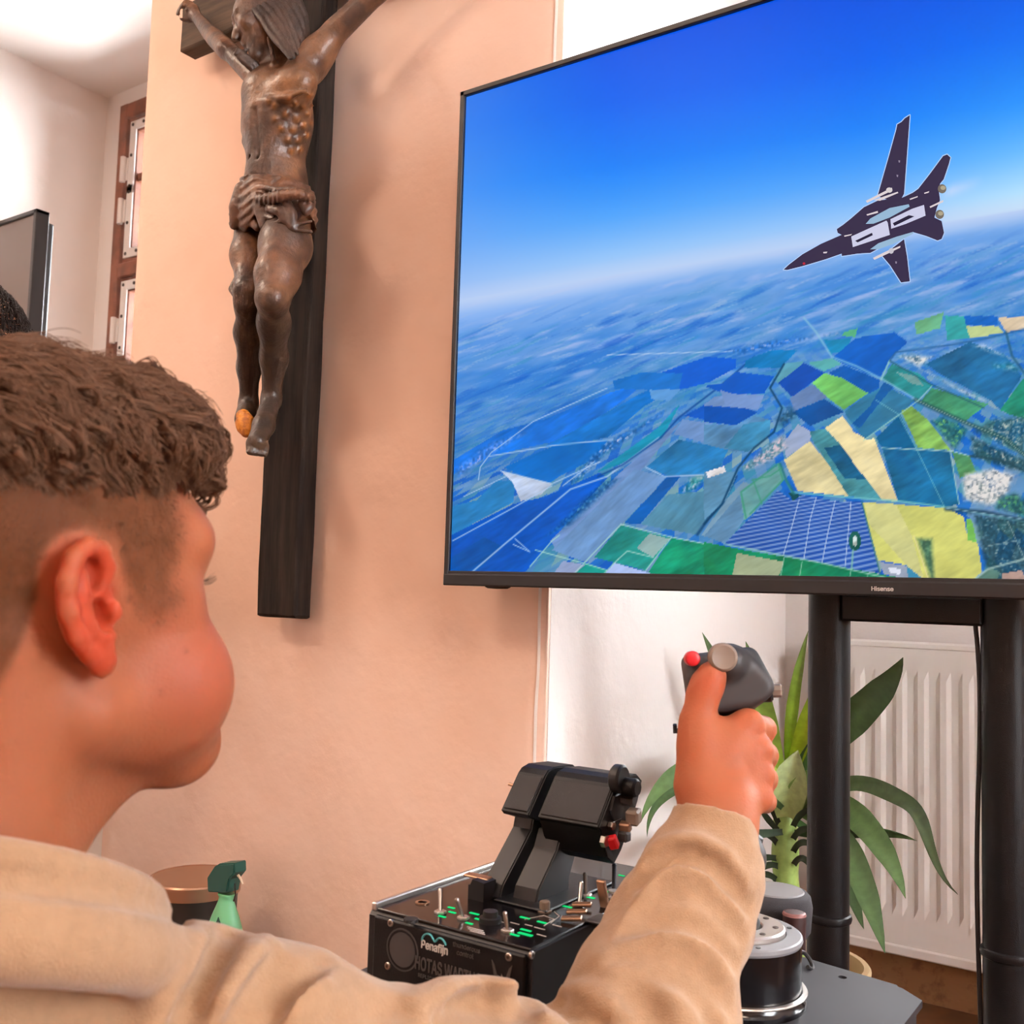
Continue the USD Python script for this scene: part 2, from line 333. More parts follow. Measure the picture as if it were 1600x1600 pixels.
def plaster_face(x0, x1, z0, z1, y, depth, seed, n=(30, 64)):
    """a slightly wavy plaster face towards -y, closed to a slab"""
    X, Z = np.meshgrid(np.linspace(x0, x1, n[0]), np.linspace(z0, z1, n[1]))
    P = np.stack([X, np.full_like(X, y), Z], -1); w = (fbm(P * 3.1, 3, seed) - .5) * .012
    e = np.minimum(1, np.minimum(X - x0, x1 - X) / .05); P[..., 1] += w * e
    v = P.reshape(-1, 3); f = []; W = n[0]; b = v.copy(); b[:, 1] = y + .013; N_ = len(v)
    for j in range(n[1] - 1):
        for i in range(W - 1): f += [(j*W+i, j*W+i+1, (j+1)*W+i+1), (j*W+i, (j+1)*W+i+1, (j+1)*W+i)]
    rim = list(range(W)) + [j * W + W - 1 for j in range(1, n[1])] + [(n[1] - 1) * W + i for i in range(W - 2, -1, -1)] + [j * W for j in range(n[1] - 2, 0, -1)]
    g = [(a + N_, c + N_, e + N_) for a, e, c in f] + [q for a, c in zip(rim, rim[1:] + rim[:1]) for q in ((a, a + N_, c + N_), (a, c + N_, c))]
    return trimesh.Trimesh(np.vstack([v, b]), np.array(f + g), process=False)
pier = cat(plaster_face(PX0, PX1, 0, CEIL_Z, PY, .1, 3), bx(PX0, PX1 - .004, PY + .012, WY, 0, CEIL_Z))
# rounded arris where the peach paint meets the white reveal, with the chips the photo shows
nz = 160; zz = np.linspace(0, CEIL_Z, nz); ang = np.linspace(0, np.pi / 2, 6); rows = []
for z in zz:
    q = noise(np.array([[z * 14, 2.5, 8]]), 5)[0]; r = .010 + .006 * q
    rows += [(PX1 - r + r * math.sin(a), PY + r - r * math.cos(a) - .001, z) for a in ang]
ed = []
for j in range(nz - 1):
    for i in range(5): a = j * 6 + i; ed += [(a, a + 1, a + 7), (a, a + 7, a + 6)]
wp = struct('wall_pier', pier, 'peach_plaster', smooth=True)
struct('trim_1', (np.array(rows), np.array(ed)), 'white_plaster', smooth=True)
struct('wall_reveal', bx(PX1 - .004, PX1, PY + .012, WY, 0, CEIL_Z), 'white_plaster')
NX1 = 1.25
struct('wall_front', cat(bx(NX1, XR, PY, WY, 0, CEIL_Z)), 'peach_plaster')
# right niche: back wall with a window over the radiator (the television hides it)
W2 = (-.58, 1.16, 1.23, 2.92)
struct('wall_niche', cat(bx(PX1, NX1, WY, WY + .12, 0, W2[2]), bx(PX1, NX1, WY, WY + .12, W2[3], CEIL_Z), bx(PX1, W2[0], WY, WY + .12, W2[2], W2[3]), bx(W2[1], NX1, WY, WY + .12, W2[2], W2[3])), 'white_plaster')
struct('trim_2', cat(bx(PX1, NX1, 1.5, WY, 0, STEP_Z)), 'floor_boards')
struct('baseboard_back', cat(bx(PX1, NX1, WY - .012, WY, STEP_Z, 0.545)), 'brown_dado')
# left niche: back wall with window_1
zt = on(205, 158, 1, WY)[2]; x1l = on(191, 300, 1, WY)[0] ; W1 = (-3.455, -2.35, 1.25, 3.0)
struct('wall_window', cat(bx(XL, PX0, WY, WY + .12, 0, W1[2]), bx(XL, PX0, WY, WY + .12, W1[3], CEIL_Z), bx(XL, W1[0], WY, WY + .05, W1[2], W1[3]), bx(W1[1], PX0, WY, WY + .12, W1[2], W1[3])), 'white_plaster')
def window(name, x0, x1, z0, z1, ncol, splits, straps):
    """splits: heights (z) of the rails; each sash gets one muntin"""
    w = thing(name, None, None, ((x0 + x1) / 2, WY, z0)); tag(w, kind='structure')
    y = WY - .008; fw = .048
    obj('window_frame', cat(bx(x0, x0 + fw, y, y + .055, z0, z1, .004), bx(x1 - fw, x1, y, y + .055, z0, z1, .004), bx(x0 + .001, x1 - .001, y + .001, y + .054, z1 - .06, z1 - .001, .004), bx(x0 + .001, x1 - .001, y + .001, y + .054, z0 + .001, z0 + .06, .004), *[bx(x0, x1, y + .002, y + .055, s - .028, s + .028, .004) for s in splits]), 'brown_wood', w)
    lev = [z0 + .06] + sorted(splits) + [z1 - .06]; cw = (x1 - x0 - 2 * fw) / ncol
    for c in range(ncol):
        a0 = x0 + fw + c * cw + .004; a1 = a0 + cw - .008
        for r in range(len(lev) - 1):
            b0, b1 = lev[r] + (.03 if r else .004), lev[r + 1] - (.03 if r < len(lev) - 2 else .004); s = .055
            sash = cat(bx(a0, a0 + s, y + .012, y + .046, b0, b1, .004), bx(a1 - s, a1, y + .012, y + .046, b0, b1, .004), bx(a0 + .001, a1 - .001, y + .013, y + .045, b0 + .001, b0 + s, .004), bx(a0 + .001, a1 - .001, y + .013, y + .045, b1 - s, b1 - .001, .004), bx(a0 + s, a1 - s, y + .02, y + .044, (b0 + b1) / 2 + .03, (b0 + b1) / 2 + .062, .003))
            sp = obj('sash', sash, 'brown_wood', w)
            obj('pane', cat(bx(a0 + s, a1 - s, y + .036, y + .04, b0 + s, b1 - s)), 'pane', sp)
            if straps and c == 0:
                pl, sc = [], []
                for zc, sg_ in ((b1, -1), (b0, 1)):
                    pl += [bx(a0 + .016, a0 + .052, y + .004, y + .013, min(zc + sg_ * .014, zc + sg_ * .30), max(zc + sg_ * .014, zc + sg_ * .30), .003), bx(a0 + .017, a0 + .26, y + .0048, y + .013, min(zc + sg_ * .014, zc + sg_ * .05), max(zc + sg_ * .014, zc + sg_ * .05), .003)]
                    for k in (.03, .15, .27): sc.append(cyl((a0 + .034, y + .004, zc + sg_ * k), (a0 + .034, y + .0015, zc + sg_ * k), .0065, 10))
                    for k in (.10, .2): sc.append(cyl((a0 + k, y + .004, zc + sg_ * .032), (a0 + k, y + .0015, zc + sg_ * .032), .0065, 10))
                for m in pl[::2] + pl[1::2]: obj('corner_strap', m, 'white_metal', sp)
                for m in sc: obj('screw', m, 'screw_dark', sp)
                for zc in (b1 - .2, b0 + .2):
                    obj('hinge', cat(cyl((a0 - .006, y - .002, zc - .05), (a0 - .006, y - .002, zc + .05), .011, 12, .002), bx(a0 - .045, a0 + .016, y + .002, y + .007, zc - .045, zc + .045, .002)), 'white_metal', sp)
    return w
zs = on(197, 421, 1, WY)[2]
window('window_1', *W1[:2], W1[2], W1[3], 2, [zs], True)
window('window_2', *W2, 3, [2.25], False)

# ceiling lamps behind the photographer
for i, p in enumerate(LAMPS):
    names = ['square white ceiling lamp over the middle of the room, left of the photographer', 'square white ceiling lamp behind the photographer to the right', 'square white ceiling lamp near the left wall']
    l = thing('ceiling_lamp', names[i], 'ceiling lamp', (p[0], p[1], CEIL_Z), 'ceiling lamps')
    obj('lamp_housing', bx(p[0] - .32, p[0] + .32, p[1] - .32, p[1] + .32, p[2] + .035, CEIL_Z, .01), 'white_metal', l)
    obj('lamp_diffuser', bx(p[0] - .29, p[0] + .29, p[1] - .29, p[1] + .29, p[2] + .012, p[2] + .036, .004), 'lamp_diffuser', l)

# ------------------------------------------------------------------ radiator
RX0, RX1, RZ0, RZ1, RY = -.69, .62, .502, 1.083, 2.158
rad = thing('radiator', 'white fluted panel radiator on the niche wall behind the black television stand', 'radiator', ((RX0 + RX1) / 2, WY, RZ0))
pitch = .0415; nfl = int((RX1 - RX0 - .07) / pitch); xs0 = RX0 + .035
zsec = [RZ0, RZ0 + .055, RZ0 + .075, RZ1 - .062, RZ1 - .042, RZ1]; dep = [0, 0, 1, 1, 0, 0]
xs, fl = [RX0], [0.0]
for k in range(nfl):
    for t, v in ((0.0, 0), (.2, 1), (.52, 1), (.72, 0)): xs.append(xs0 + (k + t) * pitch); fl.append(v)
xs.append(RX1); fl.append(0.0)
xs, fl = np.array(xs), np.array(fl); V = []
for z, dd in zip(zsec, dep):
    for x, q in zip(xs, fl): V.append((x, RY + .0065 * q * dd, z))
nx = len(xs); Fc = []
for j in range(len(zsec) - 1):
    for i in range(nx - 1): a = j * nx + i; Fc += [(a, a + 1, a + nx + 1), (a, a + nx + 1, a + nx)]
obj('front_panel', (np.array(V), np.array(Fc)), 'radiator_white', rad, smooth=25)
obj('side_cover', bx(RX0 - .004, RX0, RY - .001, RY + .075, RZ0, RZ1, .0015), 'radiator_white', rad); obj('side_cover', bx(RX1, RX1 + .004, RY - .001, RY + .075, RZ0, RZ1, .0015), 'radiator_white', rad)
obj('back_panel', bx(RX0, RX1, RY + .06, RY + .068, RZ0, RZ1, .002), 'radiator_white', rad)
obj('top_grille', cat(bx(RX0 - .003, RX1 + .003, RY - .002, RY + .006, RZ1, RZ1 + .012, .002), bx(RX0 - .003, RX1 + .003, RY + .066, RY + .074, RZ1, RZ1 + .012, .002), *[bx(x, x + .006, RY + .004, RY + .07, RZ1 + .002, RZ1 + .009) for x in np.arange(RX0, RX1, .018)]), 'radiator_white', rad)
obj('bottom_channel', bx(RX0, RX1, RY - .004, RY + .068, RZ0 - .020, RZ0, .003), 'radiator_white', rad)
for x in (RX0 + .15, RX1 - .19): obj('wall_bracket', bx(x, x + .04, RY + .066, WY - .002, RZ0 + .05, RZ1 - .05), 'radiator_white', rad)

# ------------------------------------------------------------------ television stand
SX = (-.4035, -.2035); SY = 1.285
st = thing('television_stand', 'black two-post television floor stand with a cross bar under the big screen', 'tv stand', (-.3035, SY, 0))
for x in SX:
    po = obj('post', cyl((x, SY, .045), (x, SY, 1.62), .0253, 40, .002), 'black_satin', st)
    zr = on(1294, 1432, 1, SY)[2]
    obj('collar', lathe([(.0245, zr - .006), (.0275, zr - .004), (.0285, zr), (.0275, zr + .004), (.0245, zr + .006)], 40, I3, (x, SY, 0)), 'black_satin', po)
zc0, zc1 = on(1400, 973, 1, SY)[2], on(1400, 931, 1, SY)[2]
obj('cross_bar', bx(SX[0] + .02, SX[1] - .02, SY - .02, SY + .02, zc0, zc1, .003), 'black_satin', st)
obj('mounting_bracket', cat(bx(-.58, -.02, SY - .036, SY - .022, 1.40, 1.46, .002), bx(-.58, -.02, SY - .036, SY - .022, 1.62, 1.66, .002), bx(-.46, -.42, SY - .05, SY - .03, 1.30, 1.75, .002), bx(-.19, -.15, SY - .05, SY - .03, 1.30, 1.75, .002)), 'black_satin', st)
obj('base', cat(bx(-.62, .02, SY - .08, SY + .08, .03, .045, .004), *[cyl((x, y, 0), (x, y, .032), .022, 16, .004) for x in (-.58, -.02) for y in (SY - .05, SY + .05)]), 'black_satin', st)
cbl = smooth_path([(SX[1] - .030, SY - .005, 1.15), (SX[1] - .026, SY - .004, 1.05), (SX[1] - .030, SY - .004, .9), (SX[1] - .0275, SY - .003, .7), (SX[1] - .0275, SY - .003, .3), (SX[1] - .03, SY - .003, .05)], 50)
obj('power_cable', tube(cbl, .0026, 8), 'black_plastic', st, label='thin black cable clipped along the post')

# ------------------------------------------------------------------ television
TX0, TX1, TZ0, TZ1, TY = -.92, .306, 1.179, 1.915, 1.16
tv = thing('television', 'big widescreen television showing a jet over farmland, on the black stand', 'television', ((TX0 + TX1) / 2, TY + .03, TZ0))
bz, chin = .0085, .021
obj('frame', cat(bx(TX0, TX0 + bz, TY - .002, TY + .016, TZ0, TZ1, .0015), bx(TX1 - bz, TX1, TY - .002, TY + .016, TZ0, TZ1, .0015), bx(TX0, TX1, TY - .002, TY + .016, TZ1 - bz, TZ1, .0015)), 'black_plastic', tv)
obj('chin', cat(bx(TX0, TX1, TY - .003, TY + .016, TZ0, TZ0 + chin - .004, .002), bx(TX0 + .002, TX1 - .002, TY - .001, TY + .014, TZ0 + chin - .006, TZ0 + chin, .001)), 'black_plastic', tv)
obj('back_shell', cat(bx(TX0 + .004, TX1 - .004, TY + .012, TY + .028, TZ0 + .004, TZ1 - .004, .004), bx(TX0 + .12, TX1 - .12, TY + .026, TY + .072, TZ0 + .03, TZ0 + .45, .012)), 'black_plastic', tv)
obj('infrared_sensor', cat(lathe([(0, -.008), (.010, -.007), (.013, -.003), (.013, .002), (0, .002)], 20, np.diag([1.7, .4, .55]), (on(775, 917, 1, TY)[0], TY + .004, TZ0 + .001))), 'black_gloss', tv)
lx, _, lz = on(1380, 919, 1, TY)
obj('logo', text('Hisense', .0046, .0006, FACING, (lx, TY - .0030, TZ0 + .0055), True), 'print_white', tv)

# ---- the picture on the screen: a grid of coloured emitting vertices; the drawing is laid out in the photograph's own coordinates
def in_poly(X, Y, poly):
    p = np.asarray(poly, float); o = np.zeros(X.shape, bool)
    m = (X >= p[:, 0].min()) & (X <= p[:, 0].max()) & (Y >= p[:, 1].min()) & (Y <= p[:, 1].max())
    x, y = X[m], Y[m]; r = np.zeros(len(x), bool)
    for (x0, y0), (x1, y1) in zip(p, np.roll(p, -1, 0)):
        if y0 == y1: continue
        c = ((y0 > y) != (y1 > y)) & (x < (x1 - x0) * (y - y0) / (y1 - y0) + x0); r ^= c
    o[m] = r; return o
def line_dist(X, Y, pts):
    d = np.full(X.shape, 1e9)
    for (x0, y0), (x1, y1) in zip(pts[:-1], pts[1:]):
        dx, dy = x1 - x0, y1 - y0; t = np.clip(((X - x0) * dx + (Y - y0) * dy) / (dx * dx + dy * dy), 0, 1)
        d = np.minimum(d, np.hypot(X - x0 - t * dx, Y - y0 - t * dy))
    return d
C4 = lambda pts: [(1100 + x * .3125, 500 + y * .3125) for x, y in pts]
C3p = lambda pts: [(690 + x * .2875, 500 + y * .2875) for x, y in pts]
CJ = lambda pts: [(1200 + x * .25, 150 + y * .25) for x, y in pts]
def lerp_stops(t, stops):
    xs = [s[0] for s in stops]; return np.stack([np.interp(t, xs, [s[1][k] for s in stops]) for k in range(3)], -1)
def screen_colours(X, Y):
    """display colours (0-255) of the picture at photograph coordinates X, Y"""
    hor = 468 - (X - 720) * .158 - ((X - 720) / 880) ** 2 * 2
    up = hor - Y; n1 = lambda a, b, s: noise(np.stack([X * a, Y * b, np.full_like(X, s)], -1), s)
    def nrot(ang, fa, fb, s, o=3):
        c, q = math.cos(ang), math.sin(ang); return fbm(np.stack([(X * c + Y * q) * fa, (-X * q + Y * c) * fb, np.full_like(X, s + .5)], -1), o, s)
    sky = lerp_stops(up, [(0, (178, 206, 246)), (30, (150, 198, 250)), (90, (84, 166, 252)), (170, (24, 130, 250)), (270, (0, 102, 242)), (400, (0, 82, 228)), (700, (0, 66, 208))])
    pale = np.clip(1 - (X - 700) / 260, 0, 1) ** 1.2; sky = sky * (1 - .42 * pale[:, None]) + np.array([150, 178, 240]) * .42 * pale[:, None]
    right = np.clip((X - 1350) / 400, 0, 1) * np.clip(1 - up / 420, 0, 1); sky = sky + right[:, None] * np.array([46, 44, 8])
    cl = np.exp(-((Y - (300 - (X - 1480) * .33)) / 9) ** 2) * np.clip((X - 1468) / 20, 0, 1) * np.clip(1 - (X - 1468) / 70, 0, 1); sky += cl[:, None] * np.array([70, 20, 0]) * .8
    dn = np.maximum(-up, 0)
    D = 1 / (dn + 10)                                          # distance-like
    gx, gy = (X - 1250) * D * 9, 420 * D
    th = .5; A, B = gx * math.cos(th) + gy * 6 * math.sin(th), -gx * math.sin(th) + gy * 6 * math.cos(th)
    wa = A + .35 * (noise(np.stack([A * .8, B * .8, A * 0], -1), 3) - .5)
    cellA = np.floor(wa * 2.6); cellB = np.floor(B * 3.4 + .6 * noise(np.stack([cellA, cellA * 0, cellA * 0], -1), 9) * 4)
    hsh = noise(np.stack([cellA * 7.3, cellB * 5.1, cellA * 0], -1), 21); hs2 = noise(np.stack([cellA * 3.7, cellB * 9.1, cellA * 0 + 4], -1), 22)
    base = lerp_stops(hsh, [(0, (16, 84, 190)), (.3, (24, 108, 205)), (.45, (70, 134, 190)), (.6, (116, 152, 190)), (.72, (60, 140, 176)), (.86, (110, 160, 168)), (1, (150, 172, 180))])
    soft = lerp_stops(nrot(-.28, .006, .035, 33, 4), [(.3, (40, 120, 206)), (.45, (66, 138, 210)), (.55, (110, 160, 214)), (.7, (60, 142, 196))])
    far = np.clip(1.7 - dn / 190, 0, 1)[:, None]; base = base * (1 - far) + soft * far; base *= (.92 + .16 * nrot(-.5, .02, .09, 31))[:, None]
    haze = lerp_stops(dn, [(0, (182, 204, 244)), (25, (140, 182, 242)), (70, (104, 158, 234)), (140, (66, 132, 224)), (260, (34, 106, 212)), (500, (14, 84, 190))])
    hz = np.exp(-dn / 95)[:, None]; hz = np.clip(hz + .35 * np.clip(1 - (X - 700) / 420, 0, 1)[:, None] * np.exp(-dn / 260)[:, None], 0, 1)
    g = base * (1 - hz) + haze * hz
    X = np.where(X > 1600, 3200 - X, X)                       # past the photograph's edge the countryside goes on as its mirror image
    st = nrot(-.30, .010, .075, 41, 4); s2 = np.clip((st - .56) * 6, 0, 1) * np.exp(-((dn - 90) / 110) ** 2); g += s2[:, None] * (np.array([190, 198, 238]) - g) * .62
    st = nrot(-.42, .012, .11, 47, 4); s3 = np.clip((st - .55) * 7, 0, 1) * np.clip((dn - 25) / 60, 0, 1) * np.exp(-dn / 330); g += s3[:, None] * (np.array([10, 84, 200]) - g) * .72
    st = nrot(-.36, .022, .22, 53, 4); s4 = np.clip((st - .60) * 9, 0, 1) * np.clip((dn - 15) / 50, 0, 1) * np.exp(-dn / 230); g += s4[:, None] * (np.array([176, 196, 226]) - g) * .6
    st = nrot(-.44, .016, .17, 57, 4); s5 = np.clip((st - .60) * 9, 0, 1) * np.clip((dn - 40) / 60, 0, 1) * np.exp(-dn / 260); g += s5[:, None] * (np.array([40, 150, 190]) - g) * .5
    def poly(pts, col, amp=.10, seed=60, ang=-.5, fa=.03, fb=.14):
        m = in_poly(X, Y, pts)
        if m.any():
            n = nrot(ang, fa, fb, seed)[m]; big = nrot(ang, .012, .02, seed + 1)[m]
            g[m] = np.array(col, float) * (1 + amp * (n - .5) * 3.2 + amp * (big - .5) * 4.0)[:, None] + (amp * 120 * (nrot(ang + 1.2, .03, .05, seed + 2)[m] - .5))[:, None] * np.array([1.0, .4, -.8])
        return m
    def road(pts, w, col, a=.8):
        k = np.clip(1.2 - line_dist(X, Y, pts) / w, 0, 1)[:, None] * a; g[:] = g * (1 - k) + np.array(col, float) * k
    def town(pts, light, dark, dens, f=.16, seed=80, ang=-.35):
        m = in_poly(X, Y, pts)
        if m.any():
            c, q = math.cos(ang), math.sin(ang); a, b = np.floor((X[m] * c + Y[m] * q) * f), np.floor((-X[m] * q + Y[m] * c) * f * 1.5)
            v = noise(np.stack([a * 5.7, b * 3.3, a * 0], -1), seed); w = noise(np.stack([X[m] * .3, Y[m] * .3, X[m] * 0], -1), seed + 2)
            lg = nrot(ang, .05, .09, seed + 5)[m]; k = np.clip((v * .6 + w * .3 + lg * .35 - (1.12 - dens)) * 3.2, 0, 1)[:, None] * .92; dk = np.array(dark, float) * .72 + g[m] * .28
            edge = np.clip(line_dist(X[m], Y[m], list(pts) + [pts[0]]) / 7 - .3 * w, 0, 1)[:, None] * .9 + .1
            g[m] = g[m] * (1 - edge) + edge * (dk * (1 - k) * (.8 + .4 * w)[:, None] + np.array(light, float) * k)
    # left and middle, dark blue plains and grey-blue fields
    poly(C3p([(0, 800), (330, 600), (560, 540), (900, 400), (1120, 330), (1010, 420), (700, 640), (260, 740), (60, 840)]), (24, 112, 216), .12, 61)
    poly(C3p([(340, 800), (640, 670), (900, 655), (860, 740), (640, 850), (590, 885), (440, 850)]), (8, 112, 206), .06, 62)
    poly(C3p([(560, 690), (1080, 400), (1300, 300), (1420, 290), (1100, 470), (900, 640)]), (20, 118, 208), .12, 63)
    poly(C3p([(1180, 290), (1440, 200), (1600, 210), (1600, 260), (1450, 340), (1290, 380)]), (12, 96, 216), .05, 64)
    poly(C3p([(930, 330), (1090, 285), (1310, 290), (1290, 380), (940, 375)]), (26, 120, 214), .06, 65)
    poly(C3p([(1130, 380), (1300, 375), (1240, 440), (1140, 430)]), (90, 150, 210), .05, 66)
    poly(C3p([(60, 1010), (190, 980), (300, 870), (400, 880), (390, 990), (200, 1090), (50, 1180)]), (40, 128, 194), .1, 67)
    poly(C3p([(50, 1170), (390, 1000), (560, 960), (860, 830), (900, 860), (700, 1080), (430, 1400), (40, 1400)]), (6, 88, 196), .1, 68)
    poly(C3p([(40, 1300), (230, 1180), (330, 1230), (160, 1400), (40, 1400)]), (4, 84, 172), .1, 69)
    poly(C3p([(320, 820), (440, 850), (600, 890), (540, 950), (430, 985), (385, 880)]), (176, 190, 216), .18, 70)
    poly(C3p([(590, 1200), (980, 820), (1180, 640), (1480, 420), (1600, 400), (1600, 470), (1310, 540), (1100, 800), (840, 1080), (640, 1270)]), (112, 146, 200), .10, 71)
    poly(C3p([(600, 1250), (1050, 810), (1220, 855), (980, 1110), (790, 1320)]), (106, 146, 196), .09, 72, -.75)
    poly(C3p([(990, 1105), (1230, 850), (1300, 850), (1080, 1110)]), (12, 96, 184), .08, 73)
    poly(C3p([(1080, 1110), (1230, 950), (1420, 930), (1570, 860), (1400, 1170)]), (84, 142, 172), .1, 74, -.8)
    poly(C3p([(1110, 800), (1290, 650), (1560, 700), (1500, 830), (1240, 850)]), (36, 118, 178), .14, 75)
    poly(C3p([(1260, 620), (1310, 540), (1600, 580), (1600, 700), (1400, 660)]), (112, 150, 206), .07, 76)
    poly(C3p([(1320, 520), (1420, 465), (1600, 475), (1600, 575)]), (14, 88, 196), .05, 77)
    poly(C3p([(1410, 1170), (1560, 960), (1640, 880), (1700, 900), (1560, 1210)]), (116, 152, 178), .07, 78)
    poly(C3p([(840, 830), (1170, 590), (1300, 450), (1200, 640), (980, 780)]), (26, 148, 186), .1, 79)
    town(C3p([(640, 900), (880, 660), (1080, 560), (1290, 440), (1100, 600), (900, 740), (720, 910)]), (186, 196, 226), (22, 96, 176), .5, .22, 90, -.65)
    town(C3p([(70, 800), (260, 660), (560, 570), (420, 650), (280, 740), (80, 880)]), (176, 180, 232), (60, 126, 220), .45, .2, 91, -.5)
    town(C3p([(540, 1190), (880, 860), (1000, 850), (700, 1130)]), (96, 160, 190), (8, 80, 150), .45, .25, 92, -.7)
    town(C3p([(1270, 960), (1340, 850), (1480, 830), (1380, 940)]), (210, 206, 214), (36, 140, 150), .5, .2, 93, -.9)
    for p, w in (([(260, 740), (620, 680), (930, 650)], 1.3), ([(130, 1400), (340, 1220), (700, 920), (900, 850), (1180, 640)], 1.8), ([(60, 1200), (390, 1020), (600, 900)], 1.3), ([(200, 870), (210, 800), (270, 720), (500, 550), (900, 370)], 1.1),
                 ([(320, 820), (440, 850), (600, 890), (860, 770)], 1.3), ([(120, 960), (350, 850)], 1.0), ([(1110, 800), (1210, 850), (1420, 840), (1600, 830)], 1.4), ([(900, 190), (1580, 170)], 1.2), ([(660, 900), (830, 770)], 1.2), ([(400, 1190), (480, 1260), (390, 1220)], 1.2)): road(C3p(p), w, (176, 204, 236))
    road(C3p([(850, 850), (980, 790), (1190, 640), (1290, 530), (1500, 370), (1700, 200)]), 2.0, (10, 70, 150))
    road(C3p([(1390, 1165), (1450, 1080), (1530, 990), (1600, 850)]), 3.2, (14, 66, 120))
    poly(C3p([(830, 1290), (975, 1115), (1250, 1185), (1110, 1360), (990, 1330)]), (34, 146, 140), .14, 94)
    poly(C3p([(1060, 1240), (1130, 1160), (1240, 1190), (1150, 1290)]), (146, 178, 178), .06, 95)
    poly(C3p([(700, 1400), (780, 1320), (900, 1360), (860, 1420)]), (24, 150, 140), .1, 96)
    poly(C3p([(1090, 1420), (1250, 1185), (1620, 1250), (1640, 1430)]), (16, 138, 104), .2, 97)
    poly(C3p([(850, 1420), (940, 1320), (1250, 1410), (1250, 1430)]), (170, 190, 236), .06, 98)
    poly(C3p([(590, 1400), (660, 1310), (780, 1330), (700, 1400)]), (150, 166, 206), .06, 99)
    for p in ([(700, 1400), (975, 1110)], [(975, 1110), (1250, 1180), (1600, 1250)], [(1110, 1360), (1250, 1180)], [(960, 1300), (1010, 1255), (1150, 1290)], [(510, 1250), (800, 1330), (900, 1360)], [(480, 1340), (600, 1200), (640, 1170)], [(860, 1400), (960, 1300)]): road(C3p(p), 1.3, (170, 216, 206))
    # right-hand half
    P = lambda pts, col, amp=.1, s=120, ang=-.5: poly(C4(pts), col, amp, s, ang)
    P([(0, 330), (90, 320), (160, 260), (350, 280), (300, 370), (140, 370), (80, 360)], (8, 92, 204), .05)
    P([(80, 350), (150, 370), (300, 375), (270, 450), (110, 430)], (118, 150, 206), .06)
    P([(0, 430), (200, 440), (270, 460), (160, 525), (0, 510)], (6, 84, 186), .05)
    P([(0, 520), (160, 525), (250, 480), (340, 500), (300, 590), (160, 660), (0, 620)], (88, 140, 186), .15, 121)
    P([(100, 640), (200, 520), (330, 500), (330, 570), (220, 660)], (60, 132, 172), .15, 122)
    P([(0, 760), (170, 760), (110, 900), (0, 1000)], (90, 142, 178), .12, 123)
    P([(0, 1080), (180, 870), (200, 1000), (110, 1120)], (96, 140, 178), .1, 124)
    P([(180, 860), (380, 720), (400, 800), (200, 1000)], (96, 150, 150), .12, 125)
    P([(200, 240), (380, 240), (470, 150), (340, 150), (210, 200)], (16, 122, 190), .1)
    P([(350, 290), (400, 220), (500, 205), (440, 300), (380, 330)], (88, 156, 178), .1, 126)
    P([(370, 315), (500, 215), (605, 265), (440, 385)], (18, 78, 178), .06)
    P([(620, 265), (700, 225), (880, 300), (870, 370), (820, 365)], (12, 92, 184), .08)
    P([(440, 460), (600, 395), (700, 460), (530, 530)], (8, 84, 164), .07)
    P([(430, 390), (540, 320), (620, 385), (450, 455)], (104, 134, 184), .08, 127)
    P([(520, 215), (640, 190), (690, 220), (600, 255)], (86, 166, 168), .1)
    P([(600, 100), (740, 90), (700, 160), (630, 170)], (24, 136, 188), .1); P([(700, 60), (770, 40), (755, 85), (690, 80)], (90, 184, 136))
    P([(640, 190), (760, 90), (950, 60), (1020, 110), (930, 190), (880, 290), (700, 220)], (14, 96, 196), .08)
    P([(1055, 10), (1200, -40), (1180, 40), (1060, 75)], (110, 184, 140)); P([(1205, -20), (1300, -20), (1330, 90), (1215, 100)], (56, 168, 170)); P([(1310, 30), (1470, 30), (1500, 65), (1330, 90)], (190, 208, 146)); P([(1470, -10), (1620, -20), (1620, 45), (1510, 60)], (214, 194, 166)); P([(1300, -20), (1470, -20), (1470, 28), (1310, 28)], (24, 104, 200))
    P([(1110, 220), (1330, 110), (1500, 170), (1590, 280), (1480, 450), (1430, 400), (1180, 270)], (34, 110, 164), .14, 128)
    P([(940, 220), (1080, 270), (1140, 330), (1070, 395), (890, 300)], (42, 138, 142), .14, 129); P([(960, 260), (1060, 280), (1100, 330), (1040, 320)], (110, 160, 160), .1)
    P([(700, 460), (820, 370), (900, 330), (1050, 400), (980, 480), (800, 600)], (50, 124, 166), .1, 130)
    P([(740, 520), (830, 430), (900, 310), (950, 330), (850, 450), (780, 540)], (16, 88, 160), .1)
    P([(1140, 340), (1420, 420), (1300, 510), (1080, 410)], (70, 150, 110), .2, 131); P([(1480, 450), (1600, 290), (1620, 500), (1520, 470)], (36, 146, 120), .15, 132)
    P([(540, 315), (600, 265), (690, 290), (820, 365), (700, 450), (620, 390)], (112, 190, 102), .12, 133)
    P([(400, 610), (470, 520), (540, 560), (530, 605), (410, 690)], (152, 166, 196), .06)
    P([(400, 700), (530, 605), (620, 720), (720, 880), (470, 855)], (222, 208, 158), .10, 134)
    P([(530, 560), (610, 540), (680, 620), (770, 720), (890, 900), (720, 880), (620, 720), (540, 600)], (70, 140, 152), .2, 135)
    P([(600, 640), (680, 625), (800, 760), (830, 800), (700, 790)], (24, 96, 138), .14, 136)
    P([(605, 540), (690, 480), (750, 560), (820, 600), (850, 590), (970, 910), (890, 900), (760, 730), (680, 620)], (228, 212, 162), .09, 137)
    P([(890, 640), (1230, 650), (1275, 920), (1210, 935), (970, 905)], (22, 104, 152), .16, 138)
    P([(860, 590), (980, 475), (1060, 640), (890, 640)], (14, 100, 152), .08)
